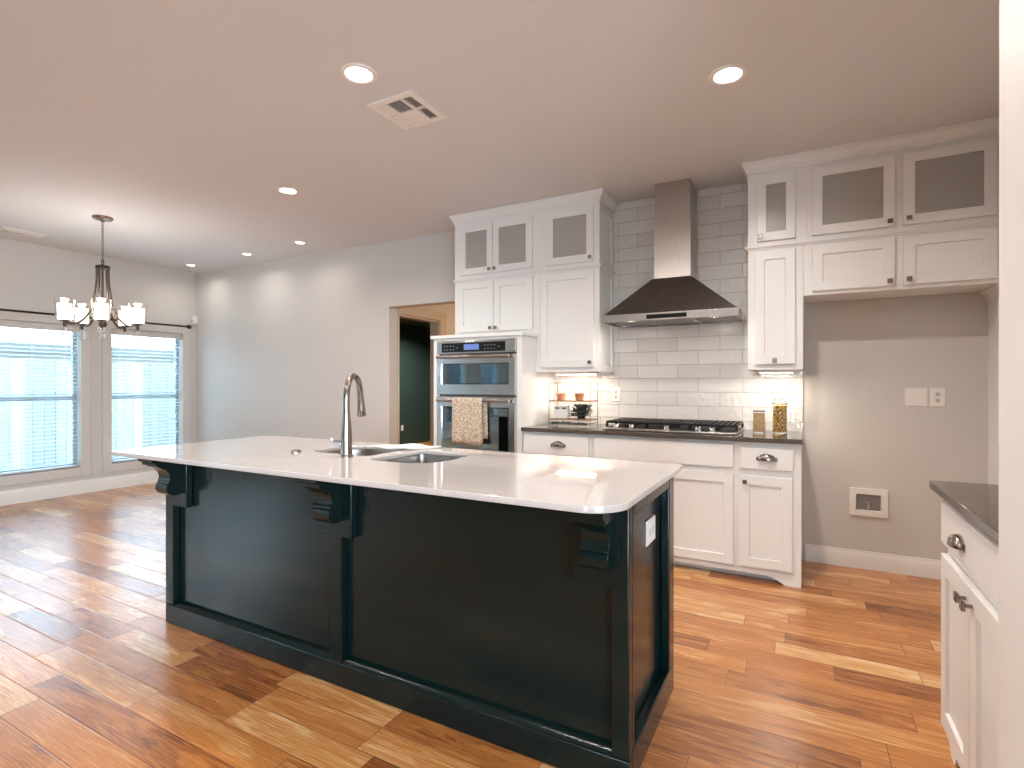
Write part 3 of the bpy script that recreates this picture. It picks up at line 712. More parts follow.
ct = obj('countertop', bm, M['darkstone'], None, bevel=.004); tag(ct, 'dark stone worktop along the back wall under the tiles', 'countertop')

# -------------------------------------------------- cooktop
c = thing('gas_cooktop', 'black and steel gas cooktop with iron grates on the back counter', 'cooktop', (-.83, 4.0, .9142))
bm = new_bm(); box(bm, -.455, .455, -.255, .245, 0, .016); obj('tray', bm, M['steel'], c, bevel=.006)
bm = new_bm(); box(bm, -.448, .448, -.172, .236, .0162, .0195); obj('burner_plate', bm, M['blackmetal'], c)
for gx in (-.30, 0, .30):
    bm = new_bm(); x0, x1, y0, y1, zt = gx-.147, gx+.147, -.165, .225, .062
    for (p_, q_) in (((x0,y0),(x1,y0)),((x0,y1),(x1,y1)),((x0,y0),(x0,y1)),((x1,y0),(x1,y1)),((x0,.03),(x1,.03)),((gx,y0),(gx,y1)),((x0+.07,y0),(x0+.07,y1)),((x1-.07,y0),(x1-.07,y1)),((x0,-.07),(x1,-.07)),((x0,.13),(x1,.13)),((x0+.035,y0),(x0+.035,y1)),((x1-.035,y0),(x1-.035,y1)),((x0+.105,y0),(x0+.105,y1)),((x1-.105,y0),(x1-.105,y1))):
        box(bm, min(p_[0],q_[0])-.0055, max(p_[0],q_[0])+.0055, min(p_[1],q_[1])-.0055, max(p_[1],q_[1])+.0055, zt-.016, zt)
    for px in (x0, x1):
        for py in (y0, y1): box(bm, px-.008, px+.008, py-.008, py+.008, .0197, zt-.016)
    obj('grate', bm, M['blackmetal'], c, bevel=.002)
for bx, by, br_ in ((-.30,-.07,.045),(-.30,.13,.035),(0,.03,.055),(.30,-.07,.04),(.30,.13,.035)):
    bm = new_bm(); lathe(bm, [(0,.0197),(br_,.0197),(br_,.024),(br_*.8,.026),(br_*.8,.032),(0,.034)], (bx,by,0), 24); obj('burner', bm, M['blackmetal'], c)
for kx in (-.36, -.25, 0, .21, .30):
    bm = new_bm(); lathe(bm, [(.024,.0165),(.024,.020),(.019,.022),(.017,.042),(.014,.046),(0,.046)], (kx,-.215,0), 20); box(bm, kx-.004, kx+.004, -.232, -.198, .040, .054)
    obj('knob', bm, M['chrome'], c)

# -------------------------------------------------- range hood
c = thing('range_hood', 'stainless steel chimney range hood on the tiled wall', 'range hood', (-.845, YB-.0085, 1.705))
W_, D_ = .475, .475
bm = new_bm()
def ringr(x0,x1,y0,y1,z): return [bm.verts.new(p_) for p_ in ((x0,y0,z),(x1,y0,z),(x1,y1,z),(x0,y1,z))]
a_ = ringr(-W_+.012, W_-.012, -D_+.012, -.001, .056); b_ = ringr(-.140, .140, -.312, -.001, .325)
for i in range(4): bm.faces.new((a_[i], a_[(i+1)%4], b_[(i+1)%4], b_[i]))
bm.faces.new(b_); bm.faces.new(a_[::-1]); obj('canopy', bm, M['hoodsteel'], c)
bm = new_bm()
box(bm, -W_, W_, -D_, -D_+.016, 0, .055); box(bm, -W_, -W_+.016, -D_+.016, -.001, 0, .055); box(bm, W_-.016, W_, -D_+.016, -.001, 0, .055); box(bm, -W_+.016, W_-.016, -.02, -.001, 0, .055)
obj('rim', bm, M['steel_h'], c, bevel=.002)
bm = new_bm(); box(bm, -.14, .14, -D_-.0015, -D_-.0002, .012, .042); obj('control_strip', bm, M['blackgloss'], c)
bm = new_bm(); box(bm, -W_+.017, W_-.017, -D_+.017, -.021, .022, .026); obj('underside', bm, M['steel'], c)
for fx_ in (-.30, 0.0, .30):
    bm = new_bm()
    for i in range(13):
        x = fx_-.13+i*.0215; box(bm, x, x+.012, -D_+.11, -.05, .010, .0215)
    obj('baffle_filter', bm, M['steel_h'], c)
for fx_ in (-.30, .30):
    bm = new_bm(); cyl(bm, (fx_, -D_+.06, .0215), (fx_, -D_+.06, .016), .03, seg=20); lp = obj('hood_lamp', bm, M['lens_low'], c)
    ld = bpy.data.lights.new('hood_lamp', 'AREA'); ld.shape='DISK'; ld.size=.05; ld.energy=.9; ld.color=WARM
    lo = bpy.data.objects.new('lamp_glow', ld); COL.objects.link(lo); lo.parent=lp; lo.location=(fx_,-D_+.06,.012)
bm = new_bm(); box(bm, -.128, .134, -.292, -.001, .320, .735); obj('chimney_lower', bm, M['chimsteel'], c, bevel=.002)
bm = new_bm(); box(bm, -.125, .131, -.289, -.001, .7355, H-1.705-.001); obj('chimney_upper', bm, M['chimsteel'], c, bevel=.002)

# ================================================================ ISLAND
IX0, IX1, IY0, IY1 = -2.94, -.4626, 1.60, 2.2465
zt = .8935
isl = thing('kitchen_island', 'black-green panelled kitchen island base with corbels', 'kitchen island', (-1.70, 1.92, 0))
def wb(bm, x0,x1,y0,y1,z0,z1): box(bm, x0+1.70, x1+1.70, y0-1.92, y1-1.92, z0, z1)
rc = .035
# core panels: front, side panels, back, leave sink cavity open
bm = new_bm(); wb(bm, IX0+rc, IX1-rc, IY0+rc, IY0+rc+.02, 0, zt); obj('front_panel', bm, M['dark_green'], isl)
bm = new_bm(); wb(bm, IX1-rc-.02, IX1-rc, IY0+rc+.02, IY1-.02, 0, zt); obj('side_panel', bm, M['dark_green'], isl)
bm = new_bm(); wb(bm, IX0+rc, IX0+rc+.02, IY0+rc+.02, IY1-.02, 0, zt); obj('side_panel', bm, M['dark_green'], isl)
bm = new_bm(); wb(bm, IX0+rc, IX1-rc, IY1-.02, IY1, 0, zt); obj('rear_panel', bm, M['dark_green'], isl)
# front frame (outline with wider blocks behind the corbels)
def frame_front(poly): 
    bm = new_bm(); prism(bm, [(x+1.70, z) for x, z in poly], 'Y', IY0-1.92, IY0+rc-1.92); return bm
bz = .62
obj('stile', frame_front([(IX0,.10),(-2.87,.10),(-2.87,bz),(-2.754,bz),(-2.754,zt),(IX0,zt)]), M['dark_green'], isl, bevel=.005)
obj('stile', frame_front([(-1.735,.10),(-1.669,.10),(-1.669,bz),(-1.612,bz),(-1.612,zt),(-1.812,zt),(-1.812,bz),(-1.735,bz)]), M['dark_green'], isl, bevel=.005)
obj('stile', frame_front([(-.519,.10),(IX1,.10),(IX1,zt),(-.652,zt),(-.652,bz),(-.519,bz)]), M['dark_green'], isl, bevel=.005)
bm = new_bm(); wb(bm, IX0, IX1, IY0, IY0+rc, 0, .0995); obj('bottom_rail', bm, M['dark_green'], isl, bevel=.005)
bm = new_bm()
for (p_, q_) in ((-2.87,-1.735),(-1.669,-.519)):
    prism(bm, [(IY0+.004-1.92,.1),(IY0+rc-1.92,.1),(IY0+rc-1.92,.122),(IY0+.020-1.92,.116),(IY0+.010-1.92,.108)], 'X', p_+1.70, q_+1.70)
obj('panel_moulding', bm, M['dark_green'], isl)
# side frames
for sx, (xa, xb) in ((1,(IX1-rc, IX1)), (-1,(IX0, IX0+rc))):
    bm = new_bm(); wb(bm, xa, xb, IY0+rc+.0005, IY0+.062, .11, zt); obj('stile', bm, M['dark_green'], isl, bevel=.005)
    bm = new_bm(); wb(bm, xa, xb, IY1-.085, IY1, .11, zt); obj('stile', bm, M['dark_green'], isl, bevel=.005)
    bm = new_bm(); wb(bm, xa, xb, IY0+rc+.0005, IY1, 0, .1095); obj('bottom_rail', bm, M['dark_green'], isl, bevel=.005)
    bm = new_bm(); wb(bm, xa, xb, IY0+.0625, IY1-.0855, .838, zt); obj('top_rail', bm, M['dark_green'], isl, bevel=.005)
# corbels
def corbel(xc, wd=.10):
    bm = new_bm(); ly = lambda y: y-1.92
    cap = [(1.5995,zt-.0005),(1.452,zt-.0005),(1.452,.868),(1.462,.862),(1.470,.860),(1.470,.848),(1.5995,.848)]
    prism(bm, [(ly(y),z) for y,z in cap], 'X', xc-wd/2-.012+1.70, xc+wd/2+.012+1.70)
    cur = smooth_poly([(1.480,.8475,0),(1.492,.836,0),(1.520,.822,0),(1.538,.800,0),(1.543,.775,0),(1.536,.755,0),(1.536,.748,0)], 5)
    cur2 = smooth_poly([(1.529,.744,0),(1.526,.725,0),(1.532,.705,0),(1.550,.690,0),(1.575,.686,0),(1.5995,.690,0)], 5)
    poly = [(ly(p_.x), p_.y) for p_ in list(cur)+list(cur2)] + [(ly(1.5995), .8475)]
    prism(bm, poly, 'X', xc-wd/2+1.70, xc+wd/2+1.70)
    return obj('corbel', bm, M['dark_green'], isl, bevel=.0015, angle=30)
corbel(-2.845); corbel(-1.712); corbel(-.552, .09)
# outlet on the right side panel
bm = new_bm(); px = IX1-rc+.0005
wb(bm, px, px+.006, 1.925, 2.05, .665, .755); ol = obj('outlet', bm, M['plastic'], isl, bevel=.002)
for yc in (1.965, 2.010):
    bm = new_bm(); wb(bm, px+.0062, px+.0075, yc-.014, yc+.014, .696, .724)
    for z in (.703, .714): wb(bm, px+.0062, px+.0085, yc-.006, yc+.006, z, z+.0025)
    so_ = obj('socket', bm, M['casing'], ol)
# countertop with bowl cut-outs
def rounded(x0,x1,y0,y1,rs,n=8):
    """corner radii order: (x0,y0),(x1,y0),(x1,y1),(x0,y1)"""
    out = []
    for (cx,cy,r_,a0) in ((x0,y0,rs[0],180),(x1,y0,rs[1],270),(x1,y1,rs[2],0),(x0,y1,rs[3],90)):
        ox = cx + (r_ if cx == x0 else -r_); oy = cy + (r_ if cy == y0 else -r_)
        for i in range(n+1):
            a = R(a0 + 90*i/n); out.append((ox+r_*math.cos(a), oy+r_*math.sin(a)))
    return out
bowlL = rounded(-2.19, -1.785, 1.865, 2.205, (.10,.04,.04,.14))
bowlR = rounded(-1.715, -1.365, 1.785, 2.185, (.04,.16,.12,.04))
cu = bpy.data.curves.new('slab', 'CURVE'); cu.dimensions = '2D'; cu.fill_mode = 'BOTH'; cu.extrude = .0080; cu.bevel_depth = .0025; cu.bevel_resolution = 2
for loop in (rounded(-3.068, -.4392, 1.398, 2.3155, (.03,.12,.03,.03), 12), bowlL[::-1], bowlR[::-1]):
    sp = cu.splines.new('POLY'); sp.points.add(len(loop)-1); sp.use_cyclic_u = True
    for p_, q_ in zip(sp.points, loop): p_.co = (q_[0]+1.75, q_[1]-1.86, 0, 1)
tmp = bpy.data.objects.new('tmp', cu); COL.objects.link(tmp)
dg = bpy.context.evaluated_depsgraph_get(); me = bpy.data.meshes.new_from_object(tmp.evaluated_get(dg)); bpy.data.objects.remove(tmp)
me.name = 'island_countertop'; me.materials.clear(); me.materials.append(M['quartz'])
ic = bpy.data.objects.new('island_countertop', me); COL.objects.link(ic); ic.location = (-1.75, 1.86, .9045)
me.shade_smooth(); me.set_sharp_from_angle(angle=R(30))
tag(ic, 'pale glossy quartz worktop with rounded corners on the island', 'countertop')
# sink
sk = thing('double_sink', 'undermount stainless steel double bowl sink in the island worktop', 'sink', (-1.75, 1.98, .8935))
for loop, dp in ((bowlL, .18), (bowlR, .20)):
    bm = new_bm(); cx = sum(p_[0] for p_ in loop)/len(loop); cy = sum(p_[1] for p_ in loop)/len(loop); rows = []
    for (s, z) in ((1.03, -.0005), (1.0, -.001), (.985, -.02), (.965, -dp*.8), (.93, -dp*.95), (.86, -dp), (.12, -dp-.006)):
        rows.append([bm.verts.new(((cx+(p_[0]-cx)*s)+1.75, (cy+(p_[1]-cy)*s)-1.98, z)) for p_ in loop])
    n = len(loop)
    for A, B in zip(rows, rows[1:]):
        for i in range(n): bm.faces.new((A[i], A[(i+1)%n], B[(i+1)%n], B[i]))
    bm.faces.new(rows[-1])
    bw = obj('bowl', bm, M['steel'], sk, angle=40)
    bm = new_bm(); lathe(bm, [(.045,-dp-.001),(.045,-dp+.003),(.036,-dp+.002),(.03,-dp-.004),(0,-dp-.004)], (cx+1.75,cy-1.98,0), 24); obj('drain', bm, M['chrome'], bw)
# faucet
fa = thing('kitchen_faucet', 'tall brushed nickel gooseneck faucet standing in front of the island sink', 'faucet', (-1.843, 1.80, .9155))
bm = new_bm(); lathe(bm, [(0,0),(.030,0),(.030,.006),(.0255,.012),(.0245,.09),(.021,.15),(.0155,.21),(.0145,.245)], (0,0,0), 28); obj('body', bm, M['nickel'], fa)
bm = new_bm(); dx, dy = -.087/.2, .18/.2; rad = .096; pts = [(0,0,.24),(0,0,.27)]
for i in range(17):
    a = math.pi - math.pi*i/16*1.0; pts.append((dx*(rad+rad*math.cos(a)), dy*(rad+rad*math.cos(a)), .278+rad*math.sin(a)))
e = pts[-1]; pts.append((e[0]+dx*.004, e[1]+dy*.004, e[2]-.012))
tube(bm, pts, .0145, 18); obj('spout', bm, M['nickel'], fa, angle=60)
bm = new_bm(); e = Vector(pts[-1]); tube(bm, [e, e+Vector((dx*.004,dy*.004,-.012)), e+Vector((dx*.010,dy*.010,-.05)), e+Vector((dx*.016,dy*.016,-.085)), e+Vector((dx*.017,dy*.017,-.09))], [.0155,.0165,.019,.0225,.019], 20); sh = obj('spray_head', bm, M['nickel'], fa, angle=60)
bm = new_bm(); cyl(bm, (-.02,0,.060), (-.062,-.004,.060), .019, .018, 20); hp = obj('handle_hub', bm, M['bluechrome'], fa, bevel=.002)
bm = new_bm(); tube(bm, [(-.060,-.004,.060),(-.076,-.006,.064),(-.096,-.010,.082)], [.0075,.006,.0045], 10); obj('handle', bm, M['bluechrome'], hp)
as_ = thing('air_switch_button', 'small round chrome button set in the island worktop left of the faucet', 'sink button', (-2.198, 1.813, .9155))
bm = new_bm(); lathe(bm, [(0,0),(.026,0),(.026,.004),(.020,.006),(.018,.012),(0,.013)], (0,0,0), 24); obj('button', bm, M['pewter'], as_)
# folded white cloth on the divider
bm = new_bm(); G = []; nx, ny = 22, 10
for j in range(ny+1):
    rowv = []
    for i in range(nx+1):
        u, v = i/nx, j/ny
        x = -1.955+.235*u + .10*(v-.3)*(1-.2*u); y = 2.08+.16*v+.05*u
        z = .9225 + .010*math.sin(u*math.pi)*math.sin(v*math.pi) + .004*math.sin(u*9+v*4)
        rowv.append(bm.verts.new((x, y, z)))
    G.append(rowv)
for j in range(ny):
    for i in range(nx): bm.faces.new((G[j][i], G[j][i+1], G[j+1][i+1], G[j+1][i]))
wc = obj('dish_cloth', bm, M['whitecloth'], None, solid=.010, angle=80)
tag(wc, 'folded white cloth lying on the island worktop behind the left sink bowl', 'cloth')

# ================================================================ RIGHT-HAND BASE CABINET
RF = .441
c = thing('base_cabinet', 'white base cabinet at the right edge of the photo seen side-on', 'cabinet', (RF, 2.335, 0), R(-90))
w_ = 2.335-1.575; dd = 1.011-RF
bm = new_bm(); box(bm, 0, w_, 0, dd, .10, .8835); obj('body', bm, M['white'], c, bevel=.0015)
bm = new_bm(); box(bm, .03, w_, .075, .09, 0, .0995); obj('toe_kick', bm, M['white'], c)
bm = new_bm()
pts = [(.0,.0995)] + [(0,.045)] + [(.004,.035),(.02,.030),(.035,.012),(.05,0),(.10,0)] + [(.10+.05*t_, .0+.055*t_**.6) for t_ in [i/5 for i in range(1,6)]] + [(.20,.062),(w_,.062),(w_,.0995)]
prism(bm, pts, 'Y', 0, .018); obj('valance', bm, M['white'], c)
d = shaker(c, .012, .725, .712, .850, name='drawer', flat=True); cup_pull(d, .27, .775, a=.05, h=.034, d=.03)
d = shaker(c, .012, .366, .09, .672, .062); knob(d, .335, .628, m=M['nickel'])
d = shaker(c, .371, .725, .09, .672, .062); knob(d, .402, .628, m=M['nickel'])
bm = new_bm(); box(bm, .394, 1.0115, 1.5705, 2.362, .884, .914)
ct = obj('countertop', bm, M['darkstone'], None, bevel=.004); tag(ct, 'short dark stone worktop on the cabinet at the right edge of the photo', 'countertop')

# ================================================================ SMALL THINGS
def plate(name, label, cat, loc, w_, h_, rotz=0):
    t_ = thing(name, label, cat, loc, rotz)
    bm = new_bm(); box(bm, -w_/2, w_/2, -.006, 0, -h_/2, h_/2); obj('cover_plate', bm, M['plastic'], t_, bevel=.0025); return t_
def duplex(t_, x=0):
    for z in (-.020, .020):
        bm = new_bm(); lathe(bm, [(.0155,-.0065),(.0155,-.008),(0,-.008)], (x,0,z), 20, 'Y'); s = obj('socket', bm, M['casing'], t_)
        bm = new_bm(); prism(bm, [(x-.006,z+.006),(x-.006,z-.002),(x-.001,z-.010),(x+.001,z-.010),(x+.006,z-.002),(x+.006,z+.006),(x+.004,z+.006),(x+.004,z-.002),(x,z-.006),(x-.004,z-.002),(x-.004,z+.006)], 'Y', -.0088, -.0081)
        obj('slot', bm, M['slot'], s)
t_ = plate('wall_outlet', 'white outlet on the tiles left of the cooktop', 'outlet', (-1.357, YB-.0085, 1.163), .072, .118); duplex(t_)
t_ = plate('wall_outlet', 'white outlet on the alcove wall right of the blank plate', 'outlet', (.762, YB-.0005, 1.165), .078, .12); duplex(t_)
t_ = plate('blank_wall_plate', 'wide blank white plate on the alcove wall left of the outlet', 'wall plate', (.650, YB-.0005, 1.165), .122, .12)
bm = new_bm()
for x in (-.023, .023): box(bm, x-.0165, x+.0165, -.0082, -.0062, -.033, .033)
obj('insert', bm, M['plastic'], t_, bevel=.001)
t_ = thing('water_supply_box', 'white recessed water supply box low on the alcove wall', 'supply box', (.392, YB-.0005, .452))
bm = new_bm()
def rr(x0,x1,z0,z1,y): return [bm.verts.new(p_) for p_ in ((x0,y,z0),(x1,y,z0),(x1,y,z1),(x0,y,z1))]
rs = [rr(-.108,.108,-.092,.092,-.0002), rr(-.108,.108,-.092,.092,-.018), rr(-.072,.072,-.055,.055,-.020), rr(-.068,.068,-.052,.052,-.002)]
for A, B in zip(rs, rs[1:]):
    for i in range(4): bm.faces.new((A[i], A[(i+1)%4], B[(i+1)%4], B[i]))
bm.faces.new(rs[0][::-1]); obj('frame', bm, M['plastic'], t_, angle=20)
bm = new_bm(); bm.faces.new(rr(-.0685,.0685,-.0525,.0525,-.0025)); obj('recess', bm, mat('recess_grey', (.22,.21,.20), .5), t_)
bm = new_bm(); cyl(bm, (0,-.004,-.03), (0,-.016,-.03), .010, seg=14); cyl(bm, (0,-.012,-.045), (0,-.012,.0), .006, seg=12); box(bm, -.02, .02, -.018, -.014, -.002, .008)
obj('valve', bm, M['chrome'], t_, bevel=.001)

# jars
def jar(loc, r, h, fill, m, label, bail):
    t_ = thing('glass_jar', label, 'jar', loc)
    bm = new_bm(); lathe(bm, [(0,.0),(r*.94,0),(r,.006),(r,h-.012),(r*.93,h-.002),(r*.93,h),(r*.90,h),(r*.90,h-.006),(r*.955,h-.014),(r*.955,.008),(0,.006)], (0,0,0), 32); obj('glass', bm, M['glass'], t_)
    bm = new_bm(); lathe(bm, [(0,.0075),(r*.93,.0095),(r*.93,fill-.004),(r*.6,fill),(0,fill+.003)], (0,0,0), 28); obj('contents', bm, m, t_)
    bm = new_bm(); lathe(bm, [(0,h+.0005),(r*1.02,h+.0005),(r*1.04,h+.004),(r*1.0,h+.010),(r*.5,h+.013),(0,h+.013)], (0,0,0), 32); lid = obj('lid', bm, M['glass'] if bail else M['pewter'], t_)
    if bail:
        bm = new_bm(); 
        pts = [(r*1.05*math.cos(a), r*1.05*math.sin(a), h-.006) for a in [2*math.pi*i/24 for i in range(25)]]; tube(bm, pts, .0018, 6, False)
        tube(bm, [(-r*1.05,0,h-.006),(-r*.6,0,h+.022),(0,0,h+.027),(r*.6,0,h+.022),(r*1.05,0,h-.006)], .0018, 6)
        tube(bm, [(0,0,h+.027),(.015,0,h+.030),(.03,-.002,h+.037)], .0022, 6); tube(bm, [(-.02,-.0,h+.024),(-.033,0,h+.026)], .0022, 6)
        obj('wire_bail', bm, M['blackmetal'], t_)
jar((-.262, 4.06, .9145), .038, .142, .132, M['pasta'], 'small clear jar of pale yellow pasta on the back counter', False)
jar((-.135, 4.10, .9145), .045, .205, .190, M['pasta2'], 'taller clip-top jar of mixed orange and brown pasta on the back counter', True)

# wire shelf rack with cups, card, plant and garland
SX0, SX1, SY0, SY1 = -1.835, -1.478, 4.02, 4.20
t_ = thing('wire_shelf_rack', 'small wire and wood two-tier shelf rack on the counter beside the ovens', 'shelf rack', ((SX0+SX1)/2, (SY0+SY1)/2, .9145)); hw, hd = (SX1-SX0)/2, (SY1-SY0)/2
bm = new_bm()
for sx in (-hw, hw):
    for sy in (-hd, hd): cyl(bm, (sx,sy,0), (sx,sy,.345), .0032, seg=8)
    cyl(bm, (sx,-hd,.343), (sx,hd,.343), .0032, seg=8); cyl(bm, (sx,-hd,.02), (sx,hd,.02), .0028, seg=8)
for sy in (-hd, hd): cyl(bm, (-hw,sy,.343), (hw,sy,.343), .0032, seg=8)
obj('frame', bm, M['gold'], t_)
for z in (.040, .190):
    bm = new_bm(); box(bm, -hw+.0035, hw-.0035, -hd-.002, hd+.002, z, z+.010); obj('shelf', bm, M['woodshelf'], t_, bevel=.001)
for i, (xx, lab) in enumerate(((-1.755, 'left of two small copper cups on the top shelf of the wire rack'), (-1.590, 'right of two small copper cups on the top shelf of the wire rack'))):
    k_ = thing('copper_cup', lab, 'cup', (xx, 4.08, 1.115))
    bm = new_bm(); lathe(bm, [(0,0),(.028,0),(.033,.004),(.040,.055),(.042,.058),(.039,.058),(.036,.052),(.031,.006),(0,.005)], (0,0,0), 26); obj('cup', bm, M['copper'], k_)
k_ = thing('recipe_tin', 'white tin with two dark marks on the lower shelf of the wire rack', 'tin', (-1.755, 4.10, .965))
bm = new_bm(); box(bm, -.062, .062, -.025, .025, 0, .105); obj('body', bm, M['plastic'], k_, bevel=.004)
bm = new_bm()
for x in (-.048, .012): box(bm, x, x+.036, -.0262, -.0255, .078, .090)
obj('dark_marks', bm, M['slot'], k_)
k_ = thing('potted_plant', 'dark grey-green leafy plant on the lower shelf of the wire rack', 'plant', (-1.583, 4.10, .9655))
bm = new_bm(); lathe(bm, [(0,0),(.03,0),(.036,.05),(.033,.05),(.0,.045)], (0,0,0), 20); obj('pot', bm, M['blackmetal'], k_)
bm = new_bm(); rnd = random.Random(3)
for i in range(900):
    a = rnd.uniform(0, 2*math.pi); h_ = rnd.uniform(.012, .108); rr_ = rnd.uniform(.01, .088)*math.sqrt(max(.1, 1-((h_-.06)/.085)**2))
    p_ = Vector((rr_*math.cos(a)+.25*(h_-.06), rr_*math.sin(a)*.6, h_+.004)); d_ = Vector((math.cos(a), math.sin(a), rnd.uniform(-.3,.9))).normalized()
    s_ = d_.cross(Vector((0,0,1))).normalized()*.008; q_ = p_+d_*.018; m_ = (p_+q_)/2+Vector((0,0,.003))
    v = [bm.verts.new(x_) for x_ in (p_, m_+s_, q_, m_-s_)]; bm.faces.new(v)
obj('foliage', bm, M['leaf'], k_, solid=.0008)
k_ = thing('herb_garland', 'green herb sprigs lying at the foot of the wire rack', 'garland', (-1.62, 3.955, .9145))
bm = new_bm(); pts = smooth_poly([(-.17,.01,.006),(-.10,-.008,.012),(-.02,.006,.014),(.07,-.006,.012),(.14,.008,.008)], 6); tube(bm, pts, .003, 6); obj('stem', bm, M['woodshelf'], k_)
bm = new_bm()
for i in range(240):
    u = rnd.random(); p_ = pts[min(int(u*len(pts)), len(pts)-1)] + Vector((rnd.uniform(-.01,.01), rnd.uniform(-.012,.012), rnd.uniform(.0,.012)))
    a = rnd.uniform(0, 2*math.pi); d_ = Vector((math.cos(a), math.sin(a)*.7, rnd.uniform(.0,.7))).normalized(); s_ = d_.cross(Vector((0,0,1))).normalized()*.0055
    q_ = p_+d_*.024; m_ = (p_+q_)/2; v = [bm.verts.new(x_) for x_ in (p_, m_+s_, q_, m_-s_)]; bm.faces.new(v)
obj('leaves', bm, M['herb'], k_, solid=.0008)

# ================================================================ CEILING FITTINGS
Lz = H-.0005
can_light((-1.871, 1.907, Lz), .066, 'large lit recessed light just left of the square ceiling vent', CAN_W, M['lens'])
can_light((-.316, 2.759, Lz), .066, 'lit recessed light in front of the right upper cabinets', CAN_W, M['lens'])
can_light((-3.484, 2.801, Lz), .062, 'lit recessed light near the middle of the ceiling beyond the vent', CAN_W, M['lens'])
can_light((-4.656, 3.893, Lz), .045, 'rightmost of three small recessed lights along the back wall', 1.4, M['lens_low'])
can_light((-5.605, 3.948, Lz), .045, 'middle of three small recessed lights along the back wall', 1.4, M['lens_low'])
can_light((-6.743, 3.98, Lz), .045, 'small recessed light in the corner above the window wall', 1.4, M['lens_low'])
for (x, y) in ((-.55,1.0),(-1.5,.2),(-3.6,.2)):  # lamps added out of view as fill for the foreground and right cabinet
    ld = bpy.data.lights.new('added_fill_lamp', 'AREA'); ld.shape='DISK'; ld.size=.13; ld.energy=CAN_W*(.55 if x > -1 else .9); ld.color=WARM
    lo = bpy.data.objects.new('added_ceiling_fill_lamp', ld); COL.objects.link(lo); lo.location=(x,y,H-.01); lo['kind']='structure'
def vent(label, c, x0, x1, y0, y1, cells, name='ceiling_vent'):
    t_ = thing(name, label, 'air vent', (c[0], c[1], Lz))
    bm = new_bm(); zt_, zb = -.0003, -.010
    xs = sorted({x0, x1} | {v for cl in cells for v in cl[:2]}); ysv = sorted({y0, y1} | {v for cl in cells for v in cl[2:4]})
    for i in range(len(xs)-1):
        for j in range(len(ysv)-1):
            mx_, my_ = (xs[i]+xs[i+1])/2, (ysv[j]+ysv[j+1])/2
            if any(cl[0] < mx_ < cl[1] and cl[2] < my_ < cl[3] for cl in cells): continue
            box(bm, xs[i], xs[i+1], ysv[j], ysv[j+1], zb, zt_)
    bmesh.ops.remove_doubles(bm, verts=bm.verts, dist=1e-5)
    obj('frame', bm, M['plastic'], t_)
    bm = new_bm(); bm.faces.new([bm.verts.new(p_) for p_ in ((x0+.01,y0+.01,-.0008),(x1-.01,y0+.01,-.0008),(x1-.01,y1-.01,-.0008),(x0+.01,y1-.01,-.0008))]); obj('duct_shade_sheet', bm, M['ventdark'], t_)  # dark sheet in place of the unlit duct behind the louvres
    for (a, b, p, q, along, tilt) in cells:
        bm = new_bm(); pitch = .0125; dz = .0085
        lo_, hi_ = (p, q) if along == 'X' else (a, b); s = lo_+pitch/2
        while s < hi_-.002:
            wdt = dz*math.tan(R(tilt)); 
            if along == 'X': prism(bm, [(s-wdt/2,-.0095),(s-wdt/2+.0015,-.0095),(s+wdt/2+.0015,-.0012),(s+wdt/2,-.0012)], 'X', a, b)
            else: prism(bm, [(s-wdt/2,-.0095),(s-wdt/2+.0015,-.0095),(s+wdt/2+.0015,-.0012),(s+wdt/2,-.0012)], 'Y', p, q)
            s += pitch
        obj('louvre', bm, M['plastic'], t_)
vent('square white ceiling vent with six louvred sections beside the large recessed light', (-1.89, 2.295), -.15, .15, -.155, .155,
     [(-.115,-.060,-.120,-.008,'Y',48),(-.045,.045,-.120,-.008,'X',35),(.060,.115,-.120,-.008,'Y',-35),
      (-.115,-.060,.008,.120,'Y',48),(-.045,.045,.008,.120,'X',-60),(.060,.115,.008,.120,'Y',-35)])
vent('white ceiling vent at the far left near the window wall', (-6.76, 2.33), -.11, .11, -.17, .17, [(-.075,-.01,-.13,.13,'Y',-35),(.01,.075,-.13,.13,'Y',50)])

# chandelier
ch = thing('chandelier', 'bronze five-arm chandelier with lit glass shades and crystal drops', 'chandelier', (-5.51, 2.465, H))
def rel(z): return z-H
bm = new_bm(); lathe(bm, [(0,-.0005),(.078,-.0005),(.080,-.010),(.070,-.022),(.02,-.028),(.012,-.045),(0,-.046)], (0,0,0), 32); obj('canopy', bm, M['nickel'], ch)
bm = new_bm(); z = -.045; k = 0
while z > -.385:
    pts = []
    for i in range(13):
        a = 2*math.pi*i/12; u = .0085*math.cos(a); v_ = .017*math.sin(a)
        pts.append((u, 0, z-.017+v_) if k % 2 else (0, u, z-.017+v_))
    tube(bm, pts, .0022, 6, False); z -= .0265; k += 1
obj('chain', bm, M['chanmetal'], ch)
bm = new_bm(); pts = [(.020*math.cos(2*math.pi*i/20), 0, -.405+.020*math.sin(2*math.pi*i/20)) for i in range(21)]; tube(bm, pts, .004, 8, False)
lathe(bm, [(0,-.422),(.010,-.424),(.014,-.430),(.050,-.436),(.055,-.440),(.055,-.460),(.050,-.464),(0,-.466)], (0,0,0), 28); obj('collar', bm, M['bronze'], ch)
bm = new_bm(); cyl(bm, (0,0,-.466), (0,0,-.96), .006, seg=10); lathe(bm, [(0,-.93),(.02,-.935),(.034,-.955),(.030,-.975),(.012,-.995),(0,-1.010)], (0,0,0), 20); obj('centre_stem', bm, M['chanmetal'], ch)
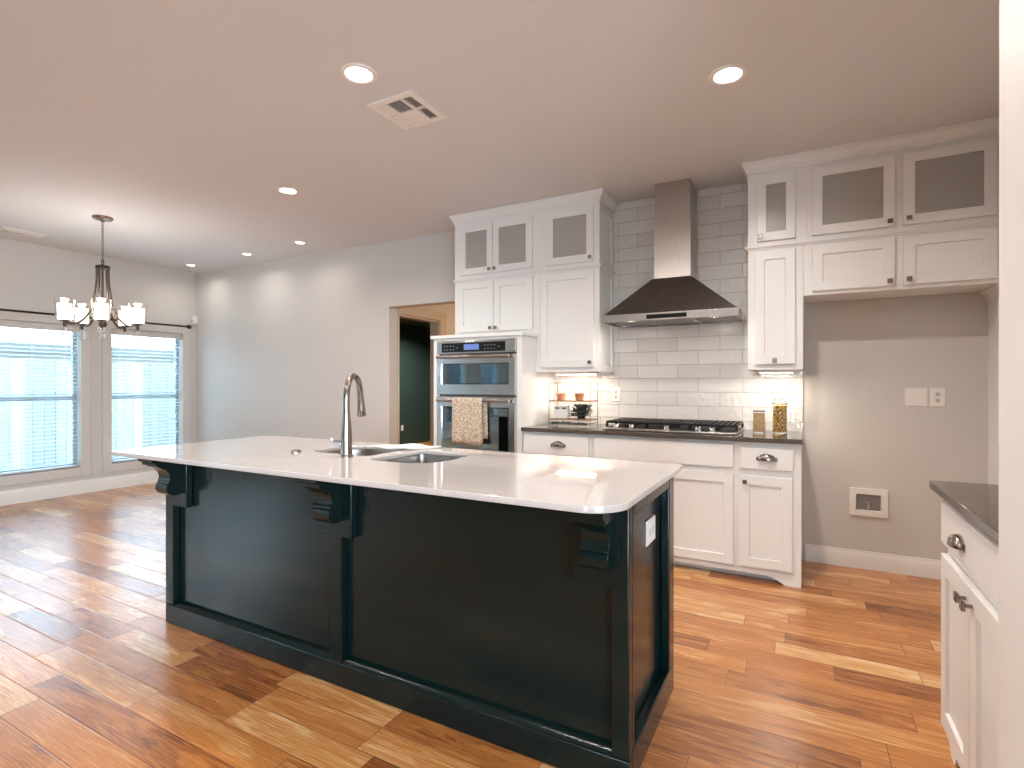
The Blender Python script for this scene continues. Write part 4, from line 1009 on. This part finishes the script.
def crystals(parent, cx, cy, z0, n, sp):
    bm = new_bm()
    for k_ in range(n):
        a = 2*math.pi*k_/n+.4; x, y = cx+sp*math.cos(a), cy+sp*math.sin(a); L_ = 3 if k_ % 2 else 4
        for i in range(L_):
            r_ = .0085 if i == L_-1 else .006; zc = z0-.012-i*.021
            bmesh.ops.create_icosphere(bm, subdivisions=1, radius=r_, matrix=Matrix.Translation((x,y,zc)) @ Matrix.Diagonal((1,1,1.45,1)))
    return obj('crystal_drops', bm, M['crystal'], parent, angle=5)
to_cam = math.atan2(-2.465, 5.51)
for k in range(5):
    a = to_cam + R(72*k - 2); cx, sx = math.cos(a), math.sin(a)
    def Q(r_, z): return (r_*cx, r_*sx, z)
    bm = new_bm(); pts = smooth_poly([Q(.045,-.465), Q(.046,-.56), Q(.058,-.68), Q(.078,-.81), Q(.125,-.91), Q(.185,-.965), Q(.240,-.968), Q(.270,-.965)], 6)
    tube(bm, pts, .0095, 10, flat=.55); arm = obj('arm', bm, M['chanmetal'], ch, angle=60)
    cxy = (.270*cx, .270*sx)
    D = -.050
    bm = new_bm(); lathe(bm, [(0,-.955+D),(.010,-.95+D),(.014,-.935+D),(.010,-.925+D),(.012,-.912+D),(.036,-.906+D),(.042,-.900+D),(.040,-.895+D),(0,-.894+D)], (*cxy,0), 24); obj('shade_cup', bm, M['chanmetal'], arm)
    bm = new_bm(); lathe(bm, [(.045,-.893+D),(.048,-.890+D),(.050,-.758+D),(.0485,-.758+D),(.0465,-.888+D),(.0435,-.891+D)], (*cxy,0), 32)
    lathe(bm, [(0,-.8925+D),(.043,-.8925+D)], (*cxy,0), 32)
    sd = obj('lamp_shade', bm, M['shade'], ch); sd['label'] = 'lit inner frosted white glass shade'
    bm = new_bm(); lathe(bm, [(.053,-.898+D),(.058,-.895+D),(.061,-.86+D),(.064,-.80+D),(.070,-.728+D),(.070,-.720+D),(.068,-.720+D),(.062,-.80+D),(.059,-.86+D),(.056,-.893+D),(.051,-.896+D)], (*cxy,0), 32); obj('outer_glass', bm, M['shade_clear'], sd)
    crystals(arm, cxy[0], cxy[1], -.955+D, 5, .022)
    ld = bpy.data.lights.new('bulb', 'POINT'); ld.energy = 2.2; ld.color = WARM; ld.shadow_soft_size = .03
    lo = bpy.data.objects.new('lamp_glow', ld); COL.objects.link(lo); lo.parent = sd; lo.location = (*cxy, -.72+D)
crystals(ch, 0, 0, -1.005, 6, .02)
